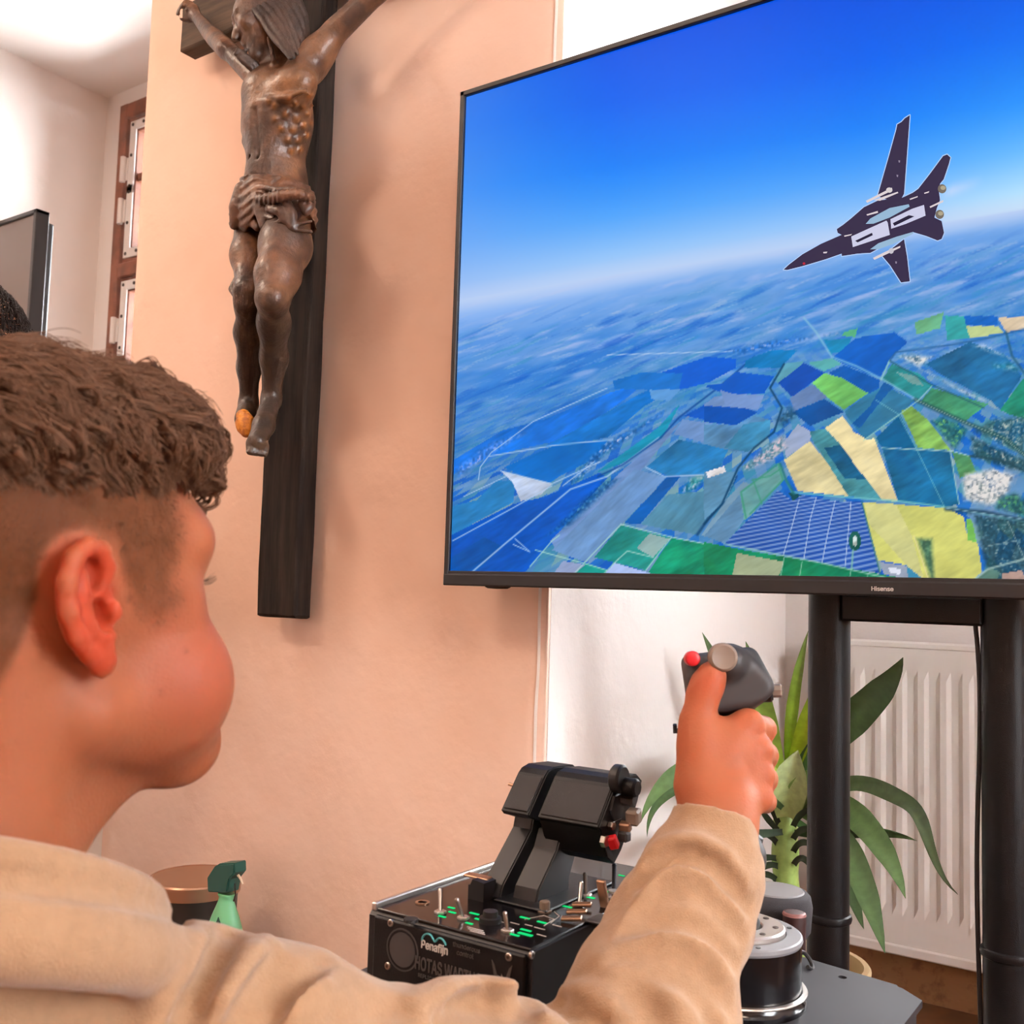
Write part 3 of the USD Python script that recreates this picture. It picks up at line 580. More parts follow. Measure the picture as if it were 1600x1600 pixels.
    P([(985, 455), (1040, 430), (1120, 500), (1235, 650), (1070, 640)], (136, 186, 92), .2, 139)
    town(C4([(1120, 500), (1200, 470), (1340, 540), (1260, 660), (1235, 650)]), (120, 190, 110), (26, 96, 90), .5, .17, 140, .9)
    town(C4([(950, 180), (1000, 160), (1170, 175), (1090, 240), (1430, 400), (1410, 420), (1300, 380), (1130, 280)]), (238, 234, 232), (110, 140, 150), .72, .2, 141, .4)
    town(C4([(1330, 130), (1400, 110), (1510, 170), (1500, 190), (1400, 160)]), (236, 236, 240), (60, 130, 180), .7, .2, 142, .4)
    town(C4([(1430, 210), (1560, 200), (1600, 270), (1440, 250)]), (170, 205, 215), (44, 130, 150), .5, .2, 143, .2)
    town(C4([(1440, 480), (1620, 470), (1620, 700), (1330, 560)]), (190, 200, 190), (40, 92, 100), .45, .26, 144, .5)
    P([(1240, 660), (1330, 680), (1360, 760), (1280, 790)], (84, 150, 100), .2, 145)
    town(C4([(1300, 760), (1450, 730), (1560, 770), (1530, 870), (1450, 940), (1290, 910), (1280, 800)]), (236, 230, 226), (150, 150, 150), .72, .2, 146, .2)
    town(C4([(1320, 560), (1620, 690), (1620, 780), (1470, 740), (1330, 690)]), (190, 196, 186), (26, 70, 76), .42, .25, 147, .4)
    town(C4([(1460, 880), (1560, 850), (1620, 900), (1620, 1000), (1450, 950)]), (96, 176, 110), (36, 86, 80), .5, .2, 148, .3)
    town(C4([(1210, 945), (1620, 990), (1620, 1340), (1380, 1340), (1400, 1250), (1370, 1110), (1340, 980), (1230, 975)]), (150, 176, 176), (26, 66, 74), .36, .3, 149, .15)
    town(C4([(180, 730), (330, 600), (400, 550), (430, 640), (350, 710), (200, 770)]), (222, 196, 206), (100, 140, 156), .6, .26, 150, -.6)
    town(C4([(340, 500), (430, 400), (480, 470), (400, 560)]), (110, 150, 180), (26, 80, 120), .4, .24, 151, -.6)
    P([(10, 760), (100, 730), (110, 760), (20, 790)], (206, 206, 214), .2)
    town(C4([(590, 70), (680, 50), (690, 80), (600, 90)]), (200, 190, 214), (60, 120, 190), .55, .25, 152, -.2)
    town(C4([(60, 160), (300, 100), (560, 70), (540, 100), (200, 180)]), (190, 196, 232), (34, 112, 206), .45, .2, 153, -.3)
    P([(790, 910), (1210, 940), (1300, 985), (1310, 1060), (1370, 1120), (1390, 1260), (1310, 1330), (1140, 1330), (1010, 1225), (870, 1200)], (208, 208, 116), .07, 154)
    P([(800, 915), (960, 920), (1040, 1080), (1100, 1300), (1010, 1225), (900, 1100), (830, 1030)], (206, 204, 136), .07, 155); P([(1310, 990), (1340, 1000), (1365, 1115), (1320, 1100)], (120, 190, 90), .1)
    town(C4([(1050, 1080), (1150, 1085), (1165, 1330), (1130, 1320)]), (120, 160, 120), (20, 78, 80), .3, .4, 156, .3)
    P([(0, 1110), (200, 1150), (590, 1215), (870, 1270), (1120, 1310), (1120, 1340), (0, 1340)], (20, 134, 92), .16, 157)
    P([(165, 1165), (400, 1210), (370, 1290), (140, 1285)], (156, 168, 136), .08, 158)
    P([(880, 1210), (1015, 1230), (1020, 1300), (900, 1270)], (150, 160, 180), .05); P([(920, 1235), (985, 1245), (980, 1275), (930, 1262)], (222, 226, 240), .03)
    P([(960, 1290), (1120, 1310), (1130, 1335), (950, 1330)], (206, 204, 190), .06)
    P([(1310, 1330), (1430, 1240), (1480, 1260), (1450, 1340)], (90, 130, 120), .1); P([(1490, 1270), (1590, 1250), (1620, 1330), (1500, 1340)], (180, 150, 140), .12)
    sol = C4([(100, 1120), (370, 850), (440, 905), (490, 875), (650, 905), (785, 910), (880, 1265), (740, 1245), (590, 1215), (400, 1180), (210, 1145)]); m = in_poly(X, Y, sol)
    row = (Y[m] - .16 * (X[m] - 1200)) / (4.6 + .012 * (Y[m] - 760)); k = (.5 + .5 * np.sin(row * 2 * np.pi))[:, None] ** 1.5
    g[m] = np.array([24, 74, 168.]) * (1 - k) + np.array([150, 178, 222.]) * k * .8 + np.array([24, 74, 168.]) * k * .2
    g[m] *= (.9 + .2 * nrot(.16, .02, .02, 160)[m])[:, None]
    for p in ([(475, 900), (440, 1030), (395, 1180)], [(655, 905), (620, 1060), (590, 1215)], [(560, 890), (530, 1000), (500, 1190)], [(735, 910), (722, 1050), (705, 1235)]): road(C4(p), .9, (206, 220, 240), .8)
    poly(C4([(755 + 30 * math.cos(a), 1105 + 50 * math.sin(a)) for a in np.linspace(0, 6.28, 20)]), (24, 92, 84), .2); poly(C4([(755 + 12 * math.cos(a), 1105 + 26 * math.sin(a)) for a in np.linspace(0, 6.28, 14)]), (190, 205, 200), .3, 161)
    road(C4([(745, 1150), (738, 1245)]), 2, (130, 190, 170)); poly(C4([(420, 860), (490, 875), (445, 905)]), (18, 84, 96), .1)
    for p, w, c, a in (([(500, -10), (560, 60), (640, 185), (760, 230), (900, 300), (1080, 410)], 2.2, (140, 196, 220), .7), ([(1060, 400), (1300, 510), (1500, 590), (1620, 690)], 4.5, (30, 80, 86), .9), ([(1060, 400), (1300, 510), (1500, 590), (1620, 690)], 1.0, (140, 170, 160), .8),
                       ([(0, 1020), (90, 920), (130, 830), (170, 740), (250, 640), (350, 560), (390, 440), (330, 340), (400, 220)], 2.2, (16, 66, 104), .9), ([(370, 720), (440, 860), (700, 885), (970, 905), (1210, 935), (1620, 1010)], 2.0, (120, 200, 196), .8), ([(380, 720), (410, 800), (450, 870)], 3.0, (30, 110, 110), .8), ([(930, 200), (885, 300)], 1.6, (150, 206, 196), .8), ([(930, 200), (960, 160), (1200, 130), (1400, 95), (1620, 40)], 1.8, (40, 96, 150), .8),
                       ([(800, 600), (980, 470), (1080, 395), (1140, 330)], 1.2, (160, 210, 200), .8), ([(860, 400), (970, 470), (1060, 640), (1200, 930)], 1.0, (120, 190, 200), .7), ([(890, 640), (1240, 655), (1330, 680)], 1.3, (180, 214, 206), .8), ([(1230, 650), (1275, 920)], 1.2, (170, 210, 200), .8), ([(930, 205), (1130, 320), (1400, 440)], 1.8, (36, 92, 108), .8), ([(1510, 60), (1540, 180), (1620, 290)], 2.6, (36, 92, 120), .8), ([(1210, 945), (1400, 960), (1620, 1005)], 4.0, (30, 62, 84), .8), ([(1210, 940), (1620, 1000)], .9, (150, 190, 210), .7),
                       ([(1310, 1330), (1420, 1245), (1620, 1190)], 2.2, (170, 196, 190), .8), ([(1520, 1010), (1600, 1190)], 1.0, (150, 176, 176), .7), ([(1420, 1130), (1580, 1100)], 1.0, (150, 176, 176), .7), ([(1330, 680), (1480, 700), (1620, 760)], 2.5, (34, 70, 84), .8),
                       ([(100, 1120), (590, 1215), (960, 1300)], 1.6, (160, 206, 190), .8), ([(400, 1190), (380, 1300)], 1.0, (170, 210, 190), .7), ([(490, 1210), (475, 1300)], 1.0, (170, 210, 190), .7), ([(735, 1250), (725, 1310)], 1.0, (170, 210, 190), .7), ([(820, 1265), (815, 1320)], 1.0, (170, 210, 190), .7), ([(240, 800), (330, 780), (390, 740)], 1.6, (60, 150, 120), .8), ([(245, 800), (290, 920)], 1.6, (60, 150, 120), .8), ([(210, 990), (185, 860), (370, 720), (395, 800), (230, 970)], 2.0, (60, 150, 120), .8), ([(790, 910), (880, 1265)], 1.6, (60, 120, 110), .8), ([(1050, 1080), (1130, 1320)], 1.2, (226, 216, 160), .8)): road(C4(p), w, c, a)
    k = np.clip(.5 - up / 3, 0, 1)[:, None]; out = sky * (1 - k) + g * k
    kk = np.clip(1 - np.abs(up) / 26, 0, 1)[:, None] * .55; out = out * (1 - kk) + np.array([190, 212, 246]) * kk
    return np.clip(out, 0, 255)
sx0, sx1, sz0, sz1 = TX0 + bz - .001, TX1 - bz + .001, TZ0 + chin - .001, TZ1 - bz + .001; sy = TY + .0035
xv = -.10; gxs = np.r_[np.linspace(sx0, xv, 740)[:-1], np.linspace(xv, sx1, 80)]; gzs = np.linspace(sz0, sz1, 460)
GX, GZ = np.meshgrid(gxs, gzs); SP = np.stack([GX.ravel(), np.full(GX.size, sy), GZ.ravel()], 1)
sX, sY = proj(SP); scol = np.concatenate([srgb(*screen_colours(a, b).T).T for a, b in zip(np.array_split(sX, 8), np.array_split(sY, 8))])
W_ = len(gxs); ii, jj = np.meshgrid(np.arange(W_ - 1), np.arange(len(gzs) - 1)); a_ = (jj * W_ + ii).ravel()
scr = obj('screen', (SP, np.vstack([np.stack([a_, a_ + 1, a_ + W_ + 1], 1), np.stack([a_, a_ + W_ + 1, a_ + W_], 1)])), 'screen', tv, smooth=False, col=scol)
JET = []
# the jet: flat shapes laid just in front of the picture's grid
def flat(pts, c, halo=0):
    pg = sg.Polygon(pts).buffer(0)
    if halo: pg = pg.buffer(1.5); c = (176, 204, 246)
    JET.append((pg, c)); return
dark = (56, 46, 74)
body = CJ([(98, 1085), (130, 1055), (215, 990), (330, 925), (460, 868), (436, 855), (430, 832), (470, 805), (520, 765), (600, 695), (690, 652), (830, 640), (905, 605), (940, 580), (1010, 490), (1095, 375), (1120, 366), (1140, 385), (1130, 425), (1098, 520), (1075, 548), (1068, 600), (1075, 650), (1055, 700), (1040, 760), (1085, 782), (1100, 855), (1085, 893), (1060, 903), (990, 875), (905, 850), (860, 870), (760, 915), (640, 980), (560, 985), (462, 1000), (460, 985), (360, 1020), (220, 1062), (120, 1087)])
wing = CJ([(886, 120), (855, 140), (835, 162), (808, 178), (802, 210), (755, 380), (715, 520), (685, 625), (760, 655), (835, 640), (850, 610), (870, 340)]); wing2 = CJ([(715, 1000), (850, 895), (868, 1000), (886, 1158), (832, 1165), (765, 1060)])
for q in (wing, wing2, body): flat(q, dark, 1.6)
for q in (wing, wing2, body): flat(q, dark)
for q in ([(520, 878), (740, 778), (748, 790), (762, 868), (530, 945)], [(765, 770), (900, 705), (975, 680), (985, 748), (860, 800), (770, 830)]): flat(CJ(q), (206, 206, 232))
for q in ([(545, 905), (650, 855), (655, 870), (560, 915)], [(780, 795), (880, 745), (915, 752), (790, 812)]): flat(CJ(q), (40, 34, 60))
for q in ([(610, 800), (640, 765), (760, 700), (880, 676), (885, 692), (760, 760), (660, 798)], [(638, 958), (690, 920), (800, 880), (910, 848), (905, 862), (780, 925), (690, 958)]): flat(CJ(q), (150, 184, 212))
for q in ([(612, 655), (700, 610), (775, 572), (778, 590), (700, 628), (620, 668)], [(660, 650), (810, 598), (815, 606), (700, 655)], [(655, 1012), (740, 970), (828, 936), (826, 948), (750, 985), (665, 1024)], [(885, 642), (935, 625), (936, 632), (888, 650)], [(975, 605), (1008, 594), (1005, 604), (978, 612)], [(1010, 690), (1095, 650), (1096, 662), (1015, 700)], [(615, 740), (685, 718), (688, 730), (620, 748)], [(345, 975), (372, 972), (366, 983), (347, 984)], [(475, 872), (525, 862), (520, 870), (478, 880)]): flat(CJ(q), (222, 210, 214))
for cx, cy, r in ((1088, 580, 27), (1073, 740, 27)): flat(CJ([(cx + r * math.cos(a), cy + r * 1.05 * math.sin(a)) for a in np.linspace(0, 6.28, 18)]), (120, 110, 100)); flat(CJ([(cx + 6 + r * .6 * math.cos(a), cy - 6 + r * .5 * math.sin(a)) for a in np.linspace(0, 6.28, 14)]), (176, 166, 140))
flat(CJ([(758 + 20 * math.cos(a), 588 + 17 * math.sin(a)) for a in np.linspace(0, 6.28, 14)]), (214, 206, 206)); flat(CJ([(770 + 16 * math.cos(a), 968 + 18 * math.sin(a)) for a in np.linspace(0, 6.28, 14)]), (200, 196, 206))
for x, y in ((820, 408), (808, 498), (800, 1040)): flat(CJ([(x - 5, y - 7), (x + 6, y - 5), (x + 4, y + 9), (x - 4, y + 6)]), (150, 140, 160))
flat(CJ([(225 + 9 * math.cos(a), 1047 + 8 * math.sin(a)) for a in np.linspace(0, 6.28, 10)]), (190, 40, 60))

def decals(shapes, y0):
    V, Fc, K, n = [], [], [], 0
    for k, (pg, c) in enumerate(shapes):
        for g in getattr(pg, 'geoms', [pg]):
            v2, f2 = trimesh.creation.triangulate_polygon(g, engine='earcut'); p = np.array([on(a, b, 1, y0 - k * 8e-6) for a, b in v2])
            a, b, c3 = p[f2[:, 0]], p[f2[:, 1]], p[f2[:, 2]]; fl = np.cross(b - a, c3 - a)[:, 1] > 0; f2 = np.array(f2); f2[fl] = f2[fl][:, ::-1]
            V.append(p); Fc.append(f2 + n); K.append(np.repeat(srgb(*c)[None], len(p), 0)); n += len(p)
    return (np.vstack(V), np.vstack(Fc)), np.vstack(K)
dm, dcol = decals(JET, sy - .0002); obj('jet_picture', dm, 'screen', scr, smooth=False, col=dcol)

# ------------------------------------------------------------------ the flight desk and what stands on it
DZ = .82
dk = thing('desk', 'dark grey metal desk plate with cut corner and round holes, under joystick and throttle', 'desk', (-.5, .8, 0))
c0, c1, c2 = on(1262.7, 1497.7, 2, DZ), on(1388, 1536, 2, DZ), on(1442, 1556, 2, DZ)
hole = lambda p, r: sg.Point(p[0], p[1]).buffer(r, 12)
plate = sg.Polygon([(-.66, .645), (-.425, .645), (-.39, .72), (-.226, .72), (-.226, c2[1] - .012), (c1[0] + .008, c1[1]), (c0[0], c0[1]), (-.66, 1.052)])
h1 = on(1411, 1541, 2, DZ); h2 = on(1258, 1497, 2, DZ)
plate = plate.difference(hole(h1, .0052)).difference(hole((-.30, 1.0), .004))
obj('plate', prism(plate, .006, I3, (0, 0, DZ - .006)), 'grey_plate', dk)
for x, y in ((-.63, .75), (-.25, .75), (-.63, .98), (-.25, .98)):
    lg = obj('leg', box((.035, .035, DZ - .006), .003, I3, (x, y, (DZ - .006) / 2)), 'black_matt', dk)
    obj('foot', cyl((x, y, 0), (x, y, .012), .022, 16, .003), 'rubber_grey', lg)
for y in (.75, .98): obj('rail', bx(-.63, -.25, y - .015, y + .015, DZ - .05, DZ - .006, .002), 'black_matt', dk)

# joystick ---------------------------------------------------------
JB = at(1152, 1452, .91); bxc, byc = JB[0], JB[1]; JZ = JB[2]; JR = .0555
js = thing('joystick', 'black flight stick with a red button, on a drum base with a silver top ring', 'joystick', (bxc, byc, DZ))
J = lambda prof, n=56: lathe(prof, n, I3, (bxc, byc, 0))
obj('base_drum', J([(0, DZ), (JR + .004, DZ), (JR + .004, DZ + .004), (JR + .001, DZ + .007), (JR, DZ + .012), (JR, JZ - .005), (0, JZ - .005)]), 'black_gloss', js, smooth=35)
obj('base_ring', J([(JR + .001, DZ + .0105), (JR + .0045, DZ + .0108), (JR + .0052, DZ + .0118), (JR + .0045, DZ + .0128), (JR + .001, DZ + .0131)]), 'silver', js, label='thin silver ring round the foot of the drum')
obj('top_rim', J([(JR, JZ - .0062), (JR + .001, JZ - .004), (JR + .0005, JZ - .001), (JR - .001, JZ), (JR - .013, JZ + .0004), (JR - .013, JZ - .006)]), 'speaker_top', js)
obj('top_ring', J([(.0215, JZ - .004), (.0215, JZ + .0045), (.0225, JZ + .0055), (.040, JZ + .0055), (.0415, JZ + .004), (.0415, JZ - .004)]), 'silver', js, smooth=35, label='bright silver mounting ring with black screws')
for k in range(8):
    a = k * np.pi / 4 + .3; x, y = bxc + .033 * math.cos(a), byc + .033 * math.sin(a)
    obj('screw', cyl((x, y, JZ + .004), (x, y, JZ + .0062), .0028, 10, .0004), 'screw_dark', js)
for k in range(4):
    a = k * np.pi / 2 + .75; x, y = bxc + .0485 * math.cos(a), byc + .0485 * math.sin(a)
    obj('rim_screw', cyl((x, y, JZ - .001), (x, y, JZ + .0008), .0022, 10), 'black_plastic', js)
obj('gimbal_collar', J([(.0205, JZ + .001), (.0195, JZ + .009), (.017, JZ + .0125), (.0145, JZ + .0125), (.013, JZ + .003), (0, JZ + .003)]), 'black_plastic', js)
GT = at(1134, 1072, .862)                       # middle of the grip's head
GB = np.array([bxc, byc, JZ + .004]); ax_ = unit(GT - GB); GL = np.linalg.norm(GT - GB)
obj('shaft', cyl(GB, GB + ax_ * .075, .0105, 24, .001), 'black_plastic', js)
# grip: sculpted; local frame: zj along the shaft, yj away from the camera, xj to its right
_f = RW @ [0, 0, 1.0]; JY = unit(_f - ax_ * (_f @ ax_)); JX = np.cross(JY, ax_); JM = np.stack([JX, JY, ax_], 1)
gp = lambda x, y, z: GT + JM @ np.array([x, y, z], float)
def grip_sdf(P):
    q = (P - GT) @ JM
    d = chain(q, np.array([[0, .002, -.150], [.001, .006, -.10], [0, .008, -.055], [.0, .004, -.02]]), [.0165, .0175, .0175, .018], .012)
    d = smin(d, rc(q, np.array([0, .004, -.152]), np.array([.004, -.004, -.158]), .024, .023), .01)           # palm rest
    R = basis((1, 0, .04), (0, 1, -.35))
    b = np.abs((q - np.array([.003, .006, .003])) @ R) - np.array([.027, .019, .017]); hd = np.linalg.norm(np.maximum(b, 0), axis=1) + np.minimum(b.max(1), 0) - .0075
    hd = smax(hd, (q - np.array([.030, 0, .019])) @ unit((.75, -.1, .68)), .006)     # sloped right shoulder of the head
    hd = smax(hd, (q - np.array([.026, 0, -.024])) @ unit((.6, -.5, -.7)), .006)
    d = smin(d, hd, .016)
    d = smin(d, rc(q, np.array([-.022, .0, .012]), np.array([-.021, -.012, .017]), .0125, .0115), .006)         # boss of the red button
    d = smin(d, rc(q, np.array([.0035, -.0, .020]), np.array([.002, -.011, .0250]), .0170, .0146), .005)        # boss of the big cap
    return d
lo = GT - .2; obj('grip', nets(lambda P: near(P, GT + ax_ * -.07, .14, grip_sdf), lo, GT + .1, .0019, 2), 'rubber_grey', js, smooth=True)
nrm = unit(JM @ np.array([-.02, -.93, .36]))
def button(name, px, py, dep, r, L, m, dirn=nrm, lip=.0, label=None, parent=js, dish=False):
    c = at(px, py, dep); R = np.stack([unit(np.cross(dirn, [.3, .2, .9])), np.cross(dirn, unit(np.cross(dirn, [.3, .2, .9]))), dirn], 1)
    if np.linalg.det(R) < 0: R[:, 0] *= -1
    prof = [(0, -L), (r, -L), (r, -r * .25), (r * .93, -r * .08), (r * .8, 0), (r * .55, -.0008 if dish else .0005), (0, -.0016 if dish else .0008)]
    return obj(name, lathe(prof, 28, R, c), m, parent, smooth=40, label=label)
button('trim_hat_cap', 1131, 1027, .8290, .0118, .010, 'grey_button', label='big dished grey thumb cap', dish=True)
button('fire_button', 1083, 1029, .8365, .0062, .012, 'red_button', label='small round red fire button')
sd = unit(JX * .95 + ax_ * .05 - JY * .25); q0 = at(1196, 1080, .856)
obj('side_switch_body', cyl(q0 - sd * .006, q0 + sd * .006, .0092, 20, .002), 'black_plastic', js)
obj('side_switch', cyl(q0 + sd * .005, q0 + sd * .0135, .0056, 8, .001), 'grey_button', js, label='grey side switch stub')
q1 = at(1055, 1142, .885); obj('rear_lever', tube([q1 + JX * .034, q1 + JX * .006, q1, q1 + ax_ * .006], [.0026, .0026, .0028, .0018], 8), 'black_plastic', js)
q2 = at(1182, 1312, .905); obj('pinky_lever', cat(tube([q2 - JX * .012, q2, q2 + JX * .004 - ax_ * .002], [.005, .006, .004], 10)), 'black_plastic', js)
cbl = smooth_path([on(1232, 1502, 2, DZ + .010), on(1246, 1489, 2, DZ + .013), on(1260, 1492, 2, DZ + .009), on(1267, 1503, 2, DZ + .0032), on(1262, 1511, 2, DZ + .0030)], 30)
obj('usb_cable', tube(cbl, .0021, 8), 'black_plastic', js)

# throttle -----------------------------------------------------------
TA = at(597, 1422, .85); hx0, hx1, hy0, hy1, hz = -.592, -.428, .658, .93, TA[2]
th = thing('throttle_unit', 'black twin-handled throttle console with glowing green labels, left of the joystick', 'throttle', ((hx0 + hx1) / 2, (hy0 + hy1) / 2, DZ))
body_p = sg.Polygon([(hy0 + .004, DZ), (hy1, DZ), (hy1, hz - .002), (hy0 + .008, hz - .002), (hy0 + .004, hz - .006)])
YZX = np.stack([[0, 1.0, 0], [0, 0, 1.0], [1.0, 0, 0]], 1)         # outline in (y, z), extruded along x
obj('housing', prism(body_p, hx1 - hx0, YZX, (hx0, 0, 0)), 'black_plastic', th)
obj('top_panel', bx(hx0 + .006, hx1 - .003, hy0 + .006, hy1 - .004, hz - .003, hz, .001), 'black_gloss', th)
obj('top_lip', cat(bx(hx0, hx0 + .005, hy0 + .006, hy1, hz - .003, hz + .0035, .001)), 'silver', th)
fx0, fx1 = -.5835, -.4325
obj('front_panel', bx(fx0, fx1, hy0, hy0 + .005, DZ + .028, hz - .004, .0015), 'black_satin', th)
obj('front_foot_rail', bx(hx0 + .004, fx1 + .004, hy0 - .006, hy0 + .006, DZ + .012, DZ + .025, .003), 'black_plastic', th)
def fp(px, py): return on(px, py, 1, hy0)
for px, py in ((611, 1442), (606.5, 1509), (795.5, 1495), (790, 1559)):
    p = fp(px, py); s_ = obj('screw', cyl((p[0], hy0 + .001, p[2]), (p[0], hy0 - .0016, p[2]), .0031, 16, .0006), 'steel', th); obj('screw_socket', cyl((p[0], hy0 - .0012, p[2]), (p[0], hy0 - .0019, p[2]), .0013, 6), 'screw_dark', s_)
for px, py in ((830, 1492), (965, 1431)):
    p = on(px, py, 0, hx1); s_ = obj('side_screw', cyl((hx1 - .001, p[1], p[2]), (hx1 + .0016, p[1], p[2]), .0031, 16, .0006), 'steel', th); obj('screw_socket', cyl((hx1 + .0012, p[1], p[2]), (hx1 + .0019, p[1], p[2]), .0013, 6), 'screw_dark', s_)
rd = fp(629, 1484); obj('seal_print', cat(lathe([(.0, 0), (.0135, 0), (.0135, .0006), (0, .0006)], 32, FACING, (rd[0], hy0, rd[2])), lathe([(.0155, 0), (.0168, 0), (.0168, .0006), (.0155, .0006)], 32, FACING, (rd[0], hy0, rd[2]))), 'print_faint', th, label='round faded brown seal')
def fprint(name, s, px, py, h, m, bold=False, sx=1.0, label=None):
    p = fp(px, py); t = text(s, h, .0006, FACING, (0, 0, 0), bold); w = t.bounds[1][0] - t.bounds[0][0]
    if sx > 1.001 or sx < .999: t.apply_scale([sx, 1, 1])
    obj(name, move(t, I3, (p[0], hy0 - .0002, p[2])), m, th, label=label)
fprint('lettering', 'HOTAS WARTHOG', 704, 1530, .0098, 'print_grey', True, .60)
fprint('lettering', 'REPLICA USAF A-10C THROTTLE', 703, 1541, .0030, 'print_grey', False, .95)
fprint('lettering', 'thunderous', 729, 1484, .0036, 'print_grey'); fprint('lettering', 'control', 727, 1495, .0036, 'print_grey')
fprint('lettering', 'Penafijn', 679, 1490, .0062, 'print_white', True, .85)
ar = [fp(*q) for q in ((660, 1469), (663, 1461), (669, 1459), (675, 1463), (680, 1471), (686, 1466), (692, 1468), (697, 1477))]
obj('arch_logo', tube(smooth_path([(p[0], hy0 - .0003, p[2]) for p in ar], 36), .00085, 6), 'print_teal', th, label='teal double-arch logo')
bd = fp(784, 1527)
wing_ = [(0, -.011), (.0025, -.004), (.008, .001), (.0105, .011), (.0075, .008), (.0045, .001), (.001, .000), (0, .0028), (-.001, 0), (-.0045, .001), (-.0075, .008), (-.0105, .011), (-.008, .001), (-.0025, -.004)]
obj('winged_emblem', prism([(a * .9, b) for a, b in wing_], .0006, FACING, (bd[0], hy0 - .0001, bd[2])), 'print_grey', th)
p = fp(686, 1553); obj('drawer_pull', lathe([(0, -.001), (.012, -.001), (.0115, .0035), (0, .0045)], 28, FACING @ np.diag([1, .45, 1]), (p[0], hy0 - .005, p[2] - .004)), 'print_faint', th)
tp = lambda px, py: on(px, py, 2, hz)
def toggle(bpx, bpy, tpx, tpy, L, r, m='steel', name='toggle_switch', nuts=1):
    b = tp(bpx, bpy); t = b + np.array([0, 0, L]); v = (at(tpx, tpy, 1.0) - EYE); k = (L) / 1.0
    s = (hz + L - EYE[2]) / v[2]; t = EYE + v * s
    o = obj(name, cyl(b, t, r * .8, 14, .0, r), m, th); tipd = unit(t - b)
    obj('tip', lathe([(0, -.002), (r, -.0015), (r * 1.08, .0), (r * .8, .0012), (0, .0018)], 14, np.stack([unit(np.cross(tipd, [0, 1, .1])), np.cross(tipd, unit(np.cross(tipd, [0, 1, .1]))), tipd], 1), t), m, o)
    for q in range(nuts): obj('nut', cyl(b + [0, 0, q * .006], b + [0, 0, q * .006 + .0022], .0052, 6 if q == 0 else 14, .0004), 'silver', o)
    return o
for a in ((688, 1427, 688, 1391), (724, 1436, 714, 1406), (793, 1456, 789, 1427)): toggle(*a, .0155 if a[0] != 793 else .0135, .0019)
toggle(905, 1414, 908, 1380, .015, .0021); toggle(916, 1400, 914, 1366, .016, .0019, 'screw_dark'); toggle(959, 1406, 960, 1352, .024, .0022, 'black_plastic', nuts=2)
# light labels
for k, (X, Y, w) in enumerate([(470, 830, 50), (475, 855, 52), (420, 878, 52), (595, 862, 66), (620, 893, 56), (567, 915, 50), (870, 885, 66), (965, 910, 70), (890, 808, 104), (1060, 740, 56), (1100, 825, 66), (1215, 772, 90), (1310, 740, 44), (1395, 655, 46), (875, 952, 70), (815, 978, 60), (872, 974, 92)]):
    c = tp(570 + X * .2875, 1180 + Y * .2875); L = w * .2875 / F * .84 * .95; Wd = .0026 if w < 90 else .0036
    obj('backlit_label', box((L, Wd, .0012), .0004, I3, c), 'glow_green', th)
def tiny(X, Y, w): c = tp(570 + X * .2875, 1180 + Y * .2875); obj('label_line', box((w * .2875 / F * .8, .0011, .0006), 0, I3, c), 'print_white', th)
for X, Y, w in ((600, 945, 110), (605, 955, 110), (612, 965, 100), (735, 905, 50), (815, 915, 60), (950, 942, 70), (1045, 928, 60), (890, 925, 50), (960, 980, 60), (330, 795, 60)): tiny(X, Y, w)
for pts in (((820, 1437), (850, 1431), (866, 1437), (850, 1447)), ((833, 1414), (884, 1391)), ((866, 1425), (874, 1432), (860, 1443))): obj('panel_line', tube([tp(*q) + [0, 0, .0003] for q in pts], .0004, 5), 'print_white', th)
c = tp(851, 1424); kb = obj('trim_knob', lathe([(0, 0), (.0062, 0), (.0062, .001), (.0045, .0015), (.0045, .0075), (.004, .0085), (0, .0085)], 12, I3, c), 'grey_button', th, smooth=25, label='small grey trim knob'); 
c = tp(766, 1441); obj('rotary_dial', lathe([(0, 0), (.0092, 0), (.009, .004), (.0062, .0045), (.006, .009), (0, .0095)], 20, I3, c), 'black_plastic', th, smooth=30)
c = tp(642, 1440); obj('panel_button', lathe([(0, 0), (.006, 0), (.0058, .0025), (0, .003)], 20, I3, c), 'black_matt', th, smooth=30)
c = tp(660, 1411); obj('jack_ring', lathe([(.004, 0), (.0062, 0), (.0062, .001), (.004, .001)], 24, I3, c), 'bronze', th)
a0, a1 = tp(731, 1404), tp(770, 1404); obj('friction_block', prism([(a0[0], 0), (a1[0], 0), (a1[0], .0155), ((a0[0] + a1[0]) / 2 - .004, .017), (a0[0] + .002, .012), (a0[0], .012)], .018, FACING, (0, a0[1] + .018, hz)), 'black_plastic', th)
obj('friction_lever', box((.024, .010, .0022), .0008, basis((1, .15, -.05), (0, 1, 0)), ((a0[0] + a1[0]) / 2 - .007, a0[1] + .012, hz + .0165)), 'bronze', th)
for k, (X, Y) in enumerate(((955, 1440), (970, 1427), (985, 1415))):
    c = tp(700 + (X - 700 + 40) * 1.0 - 82 + k * 0, Y); c = tp(893 + k * 8, 1441 - k * 11); obj('paddle_switch', box((.017, .0055, .0028), .0007, basis((1, .35, .12), (0, 1, .25)), c + [0, 0, .003]), 'bronze', th)
c = tp(938, 1421); obj('flap_lever', box((.0085, .004, .026), .001, basis((1, 0, 0), (0, 1, .35)), c + [0, .004, .012]), 'bronze', th)
c = tp(918, 1442); obj('flap_gate', box((.014, .024, .0018), .0005, I3, c + [.004, .012, .001]), 'print_faint', th)
